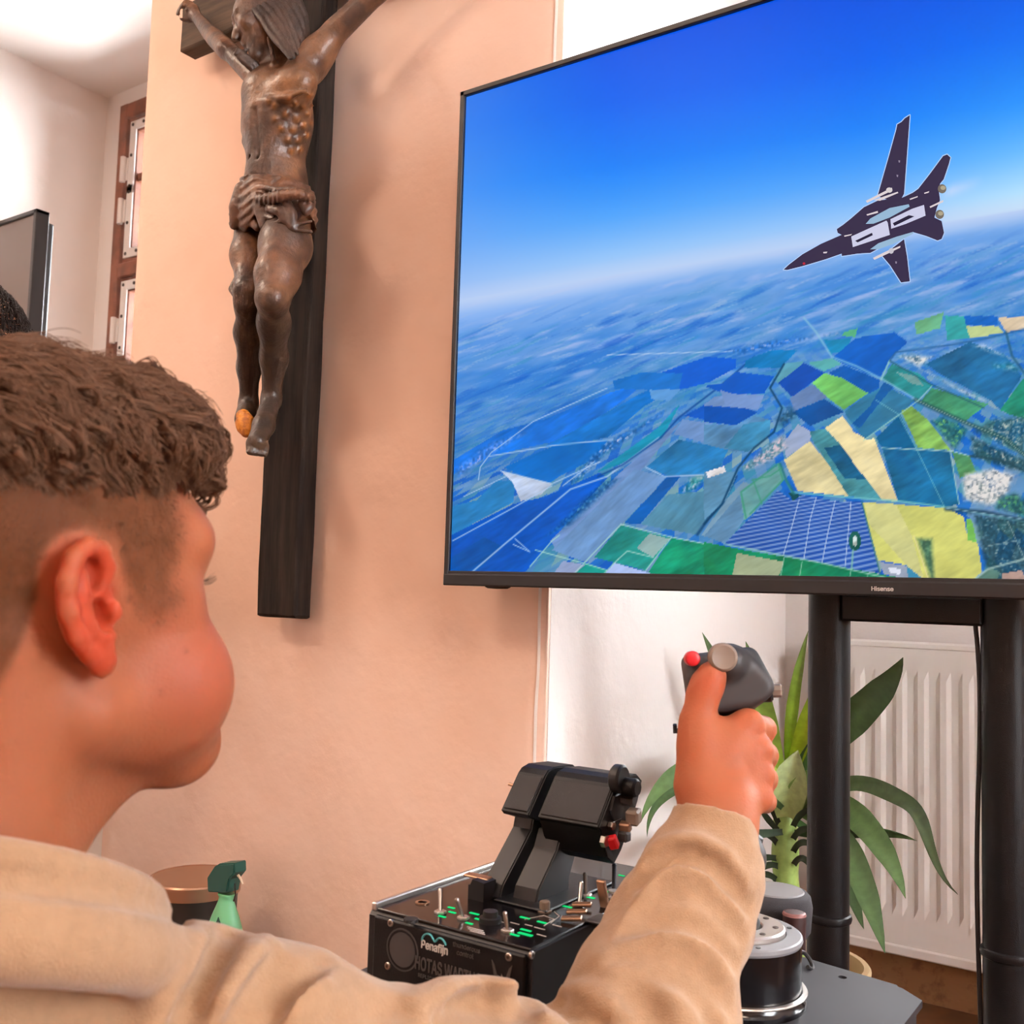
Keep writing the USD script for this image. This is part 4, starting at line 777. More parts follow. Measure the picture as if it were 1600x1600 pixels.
# slotted base and the two arms
c0, c1 = tp(762, 1412), tp(884, 1404)
obj('arm_gate', bx(c0[0] + .0, c1[0] + .01, .742, .86, hz, hz + .0022, .001), 'black_satin', th)
def yz(poly, x0, x1, bev=.0015):
    poly = sg.Polygon(poly).buffer(-.001).buffer(.001); a = prism(poly.buffer(-bev * .7), x1 - x0, YZX, (x0, 0, 0)); b = prism(poly, x1 - x0 - 2 * bev, YZX, (x0 + bev, 0, 0)); return cat(a, b)
for nm, x0, x1, ax0, ax1 in (('left', -.5435, -.5125, -.540, -.519), ('right', -.5035, -.4405, -.512, -.487)):
    prof = [(.783, .970), (.7795, .973), (.8065, 1.0045), (.812, 1.0085), (.822, 1.0105), (.856, 1.0085), (.874, .998), (.878, .980), (.866, .960), (.846, .952), (.83, .95), (.805, .963)] if nm == 'left' else [(.783, .970), (.7795, .973), (.8065, 1.0055), (.812, 1.0095), (.822, 1.0115), (.848, 1.0095), (.858, 1.003), (.850, .985), (.836, .965), (.820, .946), (.808, .937), (.795, .945)]
    h = obj('handle', yz(prof, x0, x1), 'black_satin', th)
    d1 = unit((0, .0270, .0315)); n1 = unit((0, -.0315, .0270)); mid = np.array([(x0 + x1) / 2, .793, .98875])
    obj('grip_pad', box((x1 - x0 - .005, .036, .0016), .0006, np.stack([[1.0, 0, 0], d1, n1], 1), mid + n1 * .0004), 'black_matt', h)
    arm = [(.747, hz + .001), (.752, hz + .012), (.795, .957), (.800, .975), (.850, .975), (.842, .95), (.80, hz + .014), (.796, hz + .001)] if nm == 'left' else [(.756, hz + .001), (.76, hz + .012), (.788, .945), (.795, .96), (.838, .966), (.828, .95), (.81, hz + .012), (.81, hz + .001)]
    obj('arm', yz(arm, ax0, ax1), 'black_plastic', h)
rh = h
obj('boat_switch', cyl((-.543, .803, .9915), (-.5515, .803, .9925), .0016, 10, .0004), 'bronze', th)
X1 = -.4405
def ron(px, py, x): return on(px, py, 0, x)
def knob(name, px, py, x0, x1, r, m, n=16, bev=.0008, label=None, r2=None):
    p = ron(px, py, x1); return obj(name, cyl((x0, p[1], p[2]), (x1, p[1], p[2]), r, n, bev, r2), m, th, label=label)
knob('slew_housing', 975, 1218, X1 - .003, -.433, .0125, 'black_plastic', 24, .002)
knob('slew_knob', 997, 1232, -.436, -.421, .0082, 'black_satin', 18, .002)
knob('mic_switch', 992, 1250, -.440, -.427, .0062, 'rubber_grey', 8, .0015)
knob('side_switch_plate', 966, 1262, X1 - .002, -.4385, .013, 'black_plastic', 6, .001)
p = ron(990, 1276, -.427); obj('tan_switch', box((.012, .0125, .0135), .0022, basis((1, .15, 0), (0, 1, .2)), p), 'grey_button', th, label='tan block switch')
p = ron(977, 1292, -.432); obj('tan_switch', box((.010, .0085, .0085), .0012, basis((1, .2, 0), (0, 1, .3)), p), 'bronze', th)
p = ron(975, 1307, -.431); obj('grey_switch', box((.010, .0095, .0085), .0015, I3, p), 'rubber_grey', th)
p = ron(958, 1316, -.434); obj('red_switch', box((.0085, .0075, .0115), .0014, basis((1, .2, .3), (0, 1, .5)), p), 'red_button', th, label='red guarded switch')
p = ron(944, 1314, -.439); obj('switch_nut', cyl(p - [.002, 0, 0], p + [.003, 0, 0], .0055, 6, .0006), 'steel', th)
p = ron(955, 1290, -.4385); obj('switch_nut', cyl(p - [.002, 0, 0], p + [.003, 0, 0], .004, 6, .0006), 'steel', th)

# round speaker and the maroon canister behind the stick
sp_ = at(1212, 1391, 1.085); sr = .036
spk = thing('speaker', 'small dark fabric round speaker with a grey top, between joystick and plant', 'speaker', (sp_[0], sp_[1], DZ))
zz1 = sp_[2]
obj('fabric_body', lathe([(0, DZ), (sr - .004, DZ), (sr, DZ + .006), (sr + .002, zz1 - .014), (sr, zz1 - .004), (sr - .004, zz1), (0, zz1)], 44, I3, (sp_[0], sp_[1], 0)), 'speaker_fabric', spk, smooth=50)
obj('top_plate', lathe([(0, zz1 + .0016), (sr - .0075, zz1 + .0014), (sr - .006, zz1 - .0005), (0, zz1 - .0005)], 44, I3, (sp_[0], sp_[1], 0)), 'speaker_top', spk, smooth=50)
mp = at(1241, 1431, 1.03); 
mc = thing('canister', 'small dark maroon round-topped canister standing right of the joystick drum', 'canister', (mp[0], mp[1], DZ)); mh = mp[2] + .004
obj('canister_body', lathe([(0, DZ), (.0105, DZ), (.0115, DZ + .002), (.0115, mh - .004), (.0095, mh), (0, mh + .0012)], 28, I3, (mp[0], mp[1], 0)), 'maroon', mc, smooth=40)
obj('canister_rim', lathe([(.0108, mh - .0035), (.0119, mh - .003), (.0112, mh - .0008), (.0098, mh + .0002)], 28, I3, (mp[0], mp[1], 0)), 'dusty_pink', mc)

# side table, waste bin and spray bottle by the pier
tb = thing('side_table', 'low wooden side table by the pier, behind the boy', 'table', (-1.36, 1.08, 0))
obj('table_top', bx(-1.58, -1.14, .93, 1.235, .465, .49, .003), 'table_wood', tb)
for x, y in ((-1.55, .96), (-1.17, .96), (-1.55, 1.205), (-1.17, 1.205)): obj('leg', bx(x - .02, x + .02, y - .02, y + .02, 0, .465, .002), 'table_wood', tb)
bc = on(305, 1368, 1, 1.11); br = .0715; zb = bc[2]
bn = thing('waste_bin', 'small black waste bin with a flat bronze lid, against the pier', 'bin', (bc[0], bc[1], .49))
Bq = lambda prof: lathe(prof, 56, I3, (bc[0], bc[1], 0))
obj('bin_body', Bq([(0, .49), (br - .012, .49), (br - .009, .493), (br - .003, zb - .022), (0, zb - .022)]), 'bin_black', bn, smooth=40)
obj('lid', Bq([(br - .004, zb - .024), (br + .0005, zb - .023), (br + .001, zb - .003), (br - .001, zb - .0005), (br - .004, zb), (br - .006, zb - .0015), (0, zb - .001)]), 'bronze', bn, smooth=40)
p = on(269, 1392, 1, 1.045); obj('lid_latch', cyl((p[0], p[1] - .0, p[2]), (p[0], p[1] + .01, p[2]), .003, 10), 'bronze', bn)
sbp = on(352, 1437, 1, 1.035); sx_, sy_ = sbp[0], sbp[1]
sb = thing('spray_bottle', 'light green spray bottle with a dark green trigger head, beside the bin', 'spray bottle', (sx_, sy_, .49))
def at_y(px, py): return on(px, py, 1, sy_)
zsh, znk = at_y(352, 1432)[2], at_y(350, 1394)[2]
ob_ = [(0, .49), (.031, .49), (.033, .495), (.033, zsh - .035), (.030, zsh - .018), (.0235, zsh), (.0135, zsh + .022), (.0125, znk - .006), (.0145, znk - .003), (.0145, znk), (0, znk)]
obj('bottle', lathe(ob_, 40, np.diag([1, .72, 1.0]), (sx_, sy_, 0)), 'bottle_green', sb, smooth=50)
lb = at_y(362, 1444); obj('label', prism([(-.012, -.03), (.012, -.03), (.010, .0), (.0, .016), (-.010, -.004)], .001, FACING, (lb[0], sy_ - .0245, lb[2])), 'bottle_dark', sb); obj('label_patch', prism([(-.008, -.012), (.009, -.012), (.006, 0), (-.004, .002)], .0012, FACING, (lb[0] + .001, sy_ - .0248, lb[2] - .010)), 'label_red', sb)
hd = [at_y(*q) for q in ((334, 1391), (333, 1369), (344, 1352), (352, 1347), (375.5, 1346), (376, 1362), (368, 1372), (364, 1393))]
hp = sg.Polygon([(p[0], p[2]) for p in hd]).buffer(-.002).buffer(.002)
obj('trigger_head', cat(prism(hp, .020, FACING, (0, sy_ + .010, 0)), prism(hp.buffer(-.002), .024, FACING, (0, sy_ + .012, 0))), 'bottle_dark', sb)
tg = [at_y(*q) for q in ((371, 1366), (376, 1373), (379, 1381))]; obj('trigger', tube([(p[0], sy_, p[2]) for p in tg], [.0022, .0018, .0014], 8), 'trigger_cream', sb)
wl = [at_y(*q) for q in ((367, 1380), (368, 1398), (365, 1408))]; obj('wire_clip', tube([(p[0], sy_, p[2]) for p in wl], .001, 6), 'black_plastic', sb)

# second screen on the left, on its own stand
mz1 = on(57, 325, 1, 1.5)[2]; mx1 = on(57, 325, 1, 1.5)[0]; mx0, mz0 = mx1 - .80, mz1 - .47
mo = thing('monitor', 'switched-off dark grey flat screen at the left edge, near the window', 'monitor', ((mx0 + mx1) / 2, 1.52, 0))
obj('bezel', cat(bx(mx0, mx1, 1.5, 1.54, mz0, mz0 + .016, .002), bx(mx0, mx1, 1.5, 1.54, mz1 - .012, mz1, .002), bx(mx0, mx0 + .012, 1.5, 1.54, mz0, mz1, .002), bx(mx1 - .014, mx1, 1.5, 1.54, mz0, mz1, .002)), 'black_plastic', mo)
mat('screen_off', srgb(96, 84, 78), .35); obj('screen', bx(mx0 + .01, mx1 - .011, 1.507, 1.53, mz0 + .012, mz1 - .010), 'screen_off', mo)
obj('back_cover', bx(mx0 + .02, mx1 - .02, 1.53, 1.57, mz0 + .02, mz1 - .02, .008), 'black_matt', mo)
obj('stand_pole', cyl(((mx0 + mx1) / 2, 1.6, .02), ((mx0 + mx1) / 2, 1.6, mz1 - .15), .024, 20), 'black_satin', mo); obj('stand_foot', bx((mx0 + mx1) / 2 - .25, (mx0 + mx1) / 2 + .25, 1.42, 1.78, 0, .02, .004), 'black_satin', mo)
obj('mount', bx((mx0 + mx1) / 2 - .06, (mx0 + mx1) / 2 + .06, 1.56, 1.62, mz1 - .32, mz1 - .16, .003), 'black_satin', mo)

# ------------------------------------------------------------------ the yucca
YP = 1.75; pc = on(1252, 1500, 1, YP); prad = .112
pl = thing('potted_plant', 'green yucca in a cream pot behind the television stand post', 'plant', (pc[0], YP, STEP_Z)); pz = pc[2]
obj('pot', lathe([(0, STEP_Z), (.072, STEP_Z), (.078, STEP_Z + .006), (prad - .008, pz - .04), (prad - .002, pz - .036), (prad, pz - .004), (prad - .003, pz), (prad - .012, pz), (prad - .014, pz - .03), (0, pz - .03)], 48, I3, (pc[0], YP, 0)), 'pot_glaze', pl, smooth=40)
obj('soil', lathe([(0, pz - .018), (.05, pz - .02), (prad - .0125, pz - .026), (prad - .0125, pz - .032), (0, pz - .032)], 32, I3, (pc[0], YP, 0)), 'soil', pl)
stp = [at(1226, 1262, 1.80), at(1227, 1330, 1.80), at(1229, 1400, 1.80), at(1234, 1500, 1.80)]; base_y = stp[0][1]
stp = [on(px, py, 1, YP) for px, py in ((1228, 1255), (1227, 1290), (1227, 1340), (1229, 1400), (1236, 1500))]
stp[-1][2] = pz - .028
pts = smooth_path(stp, 30); rr = np.interp(np.linspace(0, 1, 30), [0, .12, .3, .5, 1], [.014, .021, .0225, .0225, .026]); rr = rr * (1 + .05 * np.sin(np.linspace(0, 26, 30)))
stm = tube(pts, rr, 14); sc_ = np.tile(srgb(150, 178, 96), (len(stm.vertices), 1)) * (1 + .25 * (noise(np.array(stm.vertices) * [160, 160, 30], 4) - .5))[:, None]
obj('stem', stm, 'leaf', pl, col=sc_)
def leaf(pxs, y0, y1, wpx, col, tipcol=None, fold=.35, n=26, base=.45, name='leaf'):
    """pxs: photo points base -> tip; the leaf goes from depth y0 to y1 and has a folded, tapering blade"""
    q = [on(px, py, 1, y0 + (y1 - y0) * t) for (px, py), t in zip(pxs, np.linspace(0, 1, len(pxs)))]; c = smooth_path(q, n) if len(q) > 2 else np.linspace(q[0], q[1], n)
    t = np.gradient(c, axis=0); t /= np.linalg.norm(t, axis=1)[:, None]; vw = c - EYE; vw /= np.linalg.norm(vw, axis=1)[:, None]
    s = np.cross(t, vw); s /= np.linalg.norm(s, axis=1)[:, None]; nn = np.cross(s, t)
    u = np.linspace(0, 1, n); w = wpx / F * 1.95 * .5 * np.clip(np.interp(u, [0, .25, .5, .75, .93, 1], [base, .85, 1, .74, .26, .015]), 0, 1)
    V, K = [], []
    for off, lift in ((-1, -1), (-.5, -.42), (0, 0), (.5, -.42), (1, -1)): V.append(c + s * (w * off)[:, None] + nn * (w * fold * lift)[:, None])
    th_ = .0011; V2 = [v - nn * th_ for v in V]; Vt = np.array(V + V2[::-1]); L = len(Vt); f = []
    for a in range(L):
        b = (a + 1) % L
        for i in range(n - 1): f += [(a*n+i, b*n+i, b*n+i+1), (a*n+i, b*n+i+1, a*n+i+1)]
    P = Vt.reshape(-1, 3); side = np.repeat(np.r_[[1, .5, 0, .5, 1], [1, .5, 0, .5, 1]], n); uu = np.tile(u, L)
    cc = srgb(*col)[None] * (1 - uu[:, None]) + srgb(*(tipcol or col))[None] * uu[:, None]; cc = cc * (1.12 - .22 * side)[:, None] * (1 + .2 * (noise(np.stack([uu * 4, side * 14, uu * 0 + pxs[0][0]], -1), 3) - .5))[:, None]
    return obj(name, trimesh.Trimesh(P, np.array(f), process=False), 'leaf', pl, col=np.clip(cc, 0, 1))
G1, G2, GD, GL_, GP = (92, 128, 70), (70, 104, 58), (40, 62, 38), (168, 204, 60), (176, 196, 140)
leaf([(1238, 1222), (1325, 1130), (1380, 1075), (1411, 1027)], YP, 1.52, 44, (76, 112, 62), (64, 92, 50), .25)
leaf([(1240, 1250), (1290, 1236), (1345, 1224), (1400, 1244), (1432, 1268), (1452, 1318), (1497, 1398)], YP, 1.50, 21, (84, 116, 66), (64, 76, 46), .3, 36)
leaf([(1238, 1252), (1310, 1256), (1352, 1290), (1388, 1340), (1415, 1404)], YP, 1.47, 34, (104, 138, 78), (84, 116, 66), .2)
leaf([(1236, 1300), (1300, 1302), (1370, 1301), (1433, 1314)], YP, 1.58, 15, GD, (84, 116, 66), .2)
leaf([(1240, 1262), (1310, 1308), (1352, 1390), (1383, 1490)], YP, 1.45, 34, (96, 126, 72), (74, 104, 62), .25)
leaf([(1240, 1280), (1315, 1360), (1336, 1410), (1350, 1452)], YP, 1.50, 19, G2, (66, 96, 56), .2)
leaf([(1232, 1215), (1234, 1150), (1242, 1080), (1263, 985)], YP, 1.66, 17, GL_, (96, 116, 60), .5)
leaf([(1238, 1210), (1252, 1160), (1272, 1100), (1296, 1040)], YP, 1.64, 26, (176, 206, 40), (150, 180, 60), .35)
leaf([(1226, 1252), (1206, 1180), (1188, 1090), (1165, 1002)], YP, 1.62, 34, (172, 206, 70), (90, 120, 70), .3)
leaf([(1222, 1250), (1180, 1170), (1140, 1080), (1097, 988)], YP, 1.62, 26, G1, (96, 122, 80), .3)
leaf([(1222, 1262), (1140, 1198), (1064, 1206), (1000, 1286)], YP - .03, 1.40, 29, G1, (92, 128, 76), .25, 30)
leaf([(1222, 1262), (1130, 1222), (1050, 1236), (1011, 1308)], YP - .04, 1.44, 17, G2, (80, 108, 66), .25, 30)
leaf([(1222, 1300), (1120, 1310), (1040, 1330), (1002, 1372)], YP - .04, 1.38, 18, GD, (70, 96, 56), .25, 30)
leaf([(1229, 1275), (1232, 1240), (1238, 1205), (1247, 1172)], YP - .02, YP - .07, 50, (186, 208, 130), (196, 214, 160), .55, base=.5)
leaf([(1231, 1275), (1244, 1246), (1262, 1222), (1292, 1196)], YP - .01, YP - .06, 34, (150, 186, 90), (120, 160, 80), .4)
leaf([(1228, 1270), (1224, 1240), (1216, 1200), (1206, 1160)], YP - .01, YP - .04, 26, (176, 206, 90), (160, 196, 80), .4)
for a in (((1218, 1300), (1200, 1280), (1184, 1256)), ((1218, 1290), (1206, 1262), (1196, 1235)), ((1216, 1320), (1196, 1302), (1178, 1300)), ((1216, 1342), (1196, 1340), (1174, 1346)), ((1218, 1355), (1200, 1352), (1180, 1368)), ((1214, 1376), (1196, 1366), (1170, 1372)), ((1240, 1290), (1252, 1272), (1272, 1262)), ((1240, 1310), (1254, 1296), (1276, 1296)), ((1240, 1330), (1256, 1316), (1280, 1330)), ((1241, 1350), (1256, 1342), (1276, 1372)), ((1220, 1260), (1200, 1238), (1180, 1230))):
    leaf(list(a), YP - .015, YP - .07, 9, (30, 44, 30), (44, 60, 36), .2, 12, .9, 'dry_leaf')

# ------------------------------------------------------------------ the crucifix on the pier
CY0, CY1 = 1.2, 1.238                             # front and back of the beams
CX0, CX1 = -1.361, -1.262
cz = on(430, 965, 1, CY0)[2]
cr = thing('crucifix', 'dark carved wooden crucifix with a brown figure, hanging on the pier', 'crucifix', (-1.311, CY1, cz))
def beam(x0, x1, z0, z1, seed, y0=CY0, y1=CY1):
    m = bx(x0, x1, y0, y1, z0, z1, .005); m = m.subdivide_to_size(.05); v = np.array(m.vertices); v += (fbm(v * [25, 25, 8], 3, seed)[:, None] - .5) * .004; m.vertices = v; return m
obj('upright_beam', beam(CX0, CX1, cz, 2.47, 3), 'dark_oak_upright', cr, smooth=35)
zb0 = on(281, 83, 1, CY0)[2]; xb0 = on(281, 83, 1, CY0)[0]
obj('cross_beam', beam(xb0, -.965, zb0, zb0 + .098, 4, CY0 - .003, CY1 - .001), 'dark_oak_cross', cr, smooth=35)
for z in (zb0 + .03, cz + .25): obj('wall_peg', cyl((-1.311, CY1 - .004, z), (-1.311, 1.2545, z), .012, 12), 'screw_dark', cr)
YF = 1.130
def Q(px, py, y=YF): return on(px, py, 1, y)
u_ = .00104                                         # metres per photo pixel there
def R_(*a): return [x * u_ for x in a]
ARM_R = [Q(424, 132, 1.122), Q(400, 120, 1.12), Q(362, 84, 1.115), Q(328, 52, 1.145), Q(307, 26, 1.168)]
ARM_L = [Q(488, 98, 1.125), Q(523, 50, 1.135), Q(578, -2, 1.15), Q(655, -58, 1.168)]
BUMPS = ((428, 165), (418, 158), (452, 156), (462, 162), (446, 178), (430, 185), (474, 168), (464, 186), (482, 178), (440, 200), (458, 202), (475, 196), (487, 192), (450, 218), (466, 218), (480, 212), (456, 236), (470, 234), (484, 150), (492, 166))
def corpus(P):
    hd = Q(404, 48, 1.085); nk = Q(436, 100, 1.12)
    # trunk
    d = ell(P, Q(436, 172, 1.12), (.060, .047, .075), basis((1, 0, .12), (0, 1, 0)))
    d = smin(d, ell(P, Q(412, 140, 1.098), (.042, .030, .035)), .02); d = smin(d, ell(P, Q(458, 138, 1.10), (.046, .032, .036), basis((1, 0, .35), (0, 1, 0))), .018)
    d = smin(d, rc(P, Q(432, 205, 1.125), Q(434, 262, 1.13), .054, .044), .03)
    d = smin(d, rc(P, Q(430, 300, 1.13), Q(440, 322, 1.13), .052, .054), .03)
    d = smin(d, ell(P, Q(414, 238, 1.098), (.026, .022, .05)), .02)          # belly
    # arch of the ribs
    rib = chain(P, [Q(380, 190, 1.10), Q(392, 168, 1.08), Q(414, 158, 1.073), Q(446, 152, 1.075), Q(478, 142, 1.085)], [.004, .0045, .0045, .005, .004]); d = smin(d, rib, .008)
    groove = chain(P, [Q(398, 172, 1.068), Q(400, 215, 1.072), Q(405, 250, 1.082)], [.004, .005, .003]); d = smax(d, -groove, .008)
    for a, b in (((383, 205), (396, 232)), ((381, 222), (393, 245))): d = smin(d, rc(P, Q(*a, 1.09), Q(*b, 1.085), .004, .003), .008)
    d = smax(d, -sph(P, Q(396, 246, 1.083), .006), .006)
    X, Y = proj(P); b = np.zeros(len(P))
    for px, py in BUMPS: b = np.maximum(b, np.exp(-(((X - px) / 4.2) ** 2 + ((Y - py) / 4.6) ** 2)))
    d = d - .0055 * b * (P[:, 1] < 1.135)
    # shoulders and arms
    d = smin(d, chain(P, ARM_R, R_(24, 20, 15.5, 14.5, 10)), .02); d = smin(d, chain(P, ARM_L, R_(25, 20, 17, 11)), .024)
    d = smin(d, rc(P, Q(478, 104, 1.12), Q(494, 84, 1.122), .026, .023), .02)
    d = smin(d, rc(P, Q(352, 76, 1.11), Q(336, 60, 1.14), .0165, .013), .01)
    # hands: palm and five curled fingers
    for w, sgn in ((ARM_R, -1), (ARM_L, 1)):
        e = w[-1]; dr = unit((w[-1] - w[-2]) * [1, .25, 1]); sd = unit(np.cross(dr, [0, 1, 0])); h = e + dr * .020
        d = smin(d, ell(P, h, (.019, .0115, .017), basis(dr, (0, 1, 0))), .008)
        for k in range(4):
            k0 = h + dr * .014 + sd * (.0105 - .007 * k); k1 = k0 + dr * (.013 - .002 * abs(k - 1.3)) + np.array([0, -.008, -.002]); k2 = k1 + dr * -.004 + np.array([0, -.008, -.008]); d = smin(d, chain(P, [k0, k1, k2], [.0058, .0054, .0048]), .002)
        t0 = h - sd * .012 * -1; d = smin(d, chain(P, [h + sd * .013 - dr * .006, h + sd * .02 + dr * .006 + np.array([0, -.008, 0]), h + sd * .012 + dr * .014 + np.array([0, -.014, 0])], [.0062, .0056, .005]), .003)
        d = np.minimum(d, rc(P, h + np.array([0, -.011, 0]), h + np.array([0, .02, 0]), .0055, .003))
    # neck, head turned down to the left
    d = smin(d, rc(P, Q(444, 118, 1.125), Q(418, 70, 1.10), .030, .027), .014)
    d = smin(d, chain(P, [Q(420, 60, 1.075), Q(428, 95, 1.085)], [.004, .004]), .01)
    hd = Q(407, 32, 1.09); fw = unit((-.62, -.66, -.42)); up = unit(np.array([-.20, .05, 1.0]) - fw * np.dot([-.20, .05, 1.0], fw)); rt = np.cross(fw, up); M = np.stack([rt, fw, up], 1); q = (P - hd) @ M
    h = ell(q, np.array([0, -.004, .012]), (.036, .043, .042)); h = smin(h, ell(q, np.array([0, .012, -.014]), (.029, .03, .046)), .015)
    h = smin(h, rc(q, np.array([0, .020, -.045]), np.array([0, .031, -.060]), .018, .0125), .014)
    h = smin(h, rc(q, np.array([0, .040, .004]), np.array([0, .051, -.018]), .0045, .0068), .006)           # nose
    for s in (-1, 1):
        h = smax(h, -sph(q, np.array([s * .014, .046, .004]), .0078), .007); h = smin(h, ell(q, np.array([s * .014, .036, .003]), (.0085, .006, .0055)), .003)
        h = smin(h, rc(q, np.array([s * .006, .042, .0135]), np.array([s * .024, .034, .012]), .0036, .003), .005)
        h = smin(h, ell(q, np.array([s * .022, .028, -.014]), (.012, .012, .012)), .01)
    h = smin(h, ell(q, np.array([0, .041, -.030]), (.010, .006, .0035)), .003); h = smin(h, ell(q, np.array([0, .040, -.036]), (.008, .006, .003)), .003)
    return smin(d, h, .006)
def corpus_legs(P):
    d = chain(P, [Q(394, 345, 1.118), Q(389, 400, 1.095), Q(388, 455, 1.068), Q(388, 478, 1.072)], R_(27, 26, 19, 18), .02)
    d = smin(d, chain(P, [Q(388, 478, 1.072), Q(387, 520, 1.10), Q(389, 575, 1.13), Q(389, 632, 1.15)], R_(18, 19.5, 17, 14), .015), .015)
    e = chain(P, [Q(448, 345, 1.12), Q(446, 385, 1.09), Q(434, 430, 1.062), Q(426, 465, 1.045)], R_(38, 37, 31, 25), .02)
    e = smin(e, ell(P, Q(424, 466, 1.035), (.022, .018, .022)), .01)
    e = smin(e, chain(P, [Q(426, 468, 1.05), Q(428, 505, 1.085), Q(428, 560, 1.12), Q(424, 625, 1.14)], R_(23, 23.5, 20, 14), .015), .012)
    d = smin(d, e, .006)
    # feet crossed, the far one broken off
    d = smin(d, chain(P, [Q(388, 630, 1.15), Q(383, 655, 1.12)], R_(15, 17), .01), .01)
    f = chain(P, [Q(424, 625, 1.14), Q(412, 665, 1.10), Q(402, 690, 1.072)], R_(15, 16, 15), .01)
    for k in range(5): f = smin(f, chain(P, [Q(390 + k * 7, 692 + k * 1.2, 1.068 + k * .004), Q(390 + k * 6.2, 706 + k * 1.5, 1.058 + k * .006)], R_(6.2 - k * .6, 5.6 - k * .5)), .004)
    return smin(d, f, .012)
bb = Q(430, 640, 1.1)
def corpus_all(P): return smin(near(P, Q(440, 140, 1.12), .40, corpus), near(P, Q(415, 520, 1.1), .30, corpus_legs), .012)
def wood_tint(v, base, worn, dark, amt=.5):
    n = fbm(v * 26, 4, 5); m = fbm(v * [60, 60, 22], 3, 8); k = np.clip((n - .5) * 4 + amt, 0, 1)[:, None]; c = srgb(*base) * (1 - k) + srgb(*worn) * k
    k2 = np.clip((m - .62) * 6, 0, 1)[:, None] * .7; return c * (1 - k2) + srgb(*dark) * k2
lo = np.array([-1.70, .97, 1.29]); hi = np.array([-.98, 1.215, 2.46])
cv, cf = biggest(*nets(corpus_all, lo, hi, .0033, 1))
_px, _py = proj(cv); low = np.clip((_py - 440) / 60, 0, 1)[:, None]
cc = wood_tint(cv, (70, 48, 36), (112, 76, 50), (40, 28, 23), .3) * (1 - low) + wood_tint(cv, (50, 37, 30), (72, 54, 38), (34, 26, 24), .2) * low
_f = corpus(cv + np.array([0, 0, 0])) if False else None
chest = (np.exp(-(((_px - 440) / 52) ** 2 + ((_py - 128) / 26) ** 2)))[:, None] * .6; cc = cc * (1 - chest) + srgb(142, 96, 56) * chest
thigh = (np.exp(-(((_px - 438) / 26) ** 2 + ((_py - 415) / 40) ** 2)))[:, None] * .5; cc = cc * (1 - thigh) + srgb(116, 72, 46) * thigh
bumps = np.zeros(len(cv))
for px, py in BUMPS: bumps = np.maximum(bumps, np.exp(-(((_px - px) ** 2 + (_py - py) ** 2) / 26)))
cc = cc * (1 - .75 * bumps[:, None]) + srgb(150, 96, 46) * .75 * bumps[:, None]
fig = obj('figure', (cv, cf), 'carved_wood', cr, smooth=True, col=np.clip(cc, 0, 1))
# hair and beard, carved in locks
def locks(P):
    d = None; Lc = np.array([(371, 0), (388, 10), (406, 26), (422, 48), (436, 70), (452, 92)], float); Uc = np.array([(386, -36), (414, -40), (444, -24), (466, 2), (478, 36), (482, 78)], float)
    for k in range(8):
        t = k / 7; a = smooth_path(np.c_[Lc * (1 - t) + Uc * t, np.zeros(6)], 11)[:, :2]; u = np.linspace(0, 1, 11); w_ = np.sin(u * 9 + k * 1.3) * 2.2 * u; a = a + np.c_[w_ * .5, -w_]
        yk = 1.060 + .046 * t ** 1.2; c = chain(P, [Q(*p, yk + .014 * q) for p, q in zip(a, u)], np.interp(u, [0, .25, .7, 1], [.0045, .0062, .0064, .003])); d = c if d is None else smin(d, c, .0012)
    return smin(d, ell(P, Q(426, 6, 1.108), (.034, .034, .033)), .003)
lv, lf = nets(lambda P: near(P, Q(430, 20, 1.09), .13, locks), Q(430, 20, 1.09) - .135, Q(430, 20, 1.09) + .135, .0021, 1)
obj('hair', (lv, lf), 'carved_wood', fig, smooth=True, col=wood_tint(lv, (44, 33, 28), (70, 50, 39), (30, 24, 22), .2))
def beard(P):
    d = None
    for k, (px, py, r) in enumerate(((372, 79, 3.6), (368, 84, 3.2), (377, 82, 3.6), (375, 90, 4.2), (382, 87, 4.4), (381, 96, 4.6), (389, 92, 4.6), (388, 102, 4.8), (396, 98, 5), (394, 108, 4.4), (403, 92, 4.6), (402, 103, 4.6), (409, 84, 4.2), (412, 74, 3.8), (384, 78, 3.2))):
        q = sph(P, Q(px, py, 1.052 + .0009 * (px - 368)), r * u_ * 1.25); d = q if d is None else smin(d, q, .0032)
    return d
lv, lf = nets(lambda P: near(P, Q(390, 88, 1.07), .07, beard), Q(390, 88, 1.07) - .075, Q(390, 88, 1.07) + .075, .0024, 1)
obj('beard', (lv, lf), 'carved_wood', fig, smooth=True, col=wood_tint(lv, (66, 48, 38), (104, 74, 54), (36, 28, 24), .3))
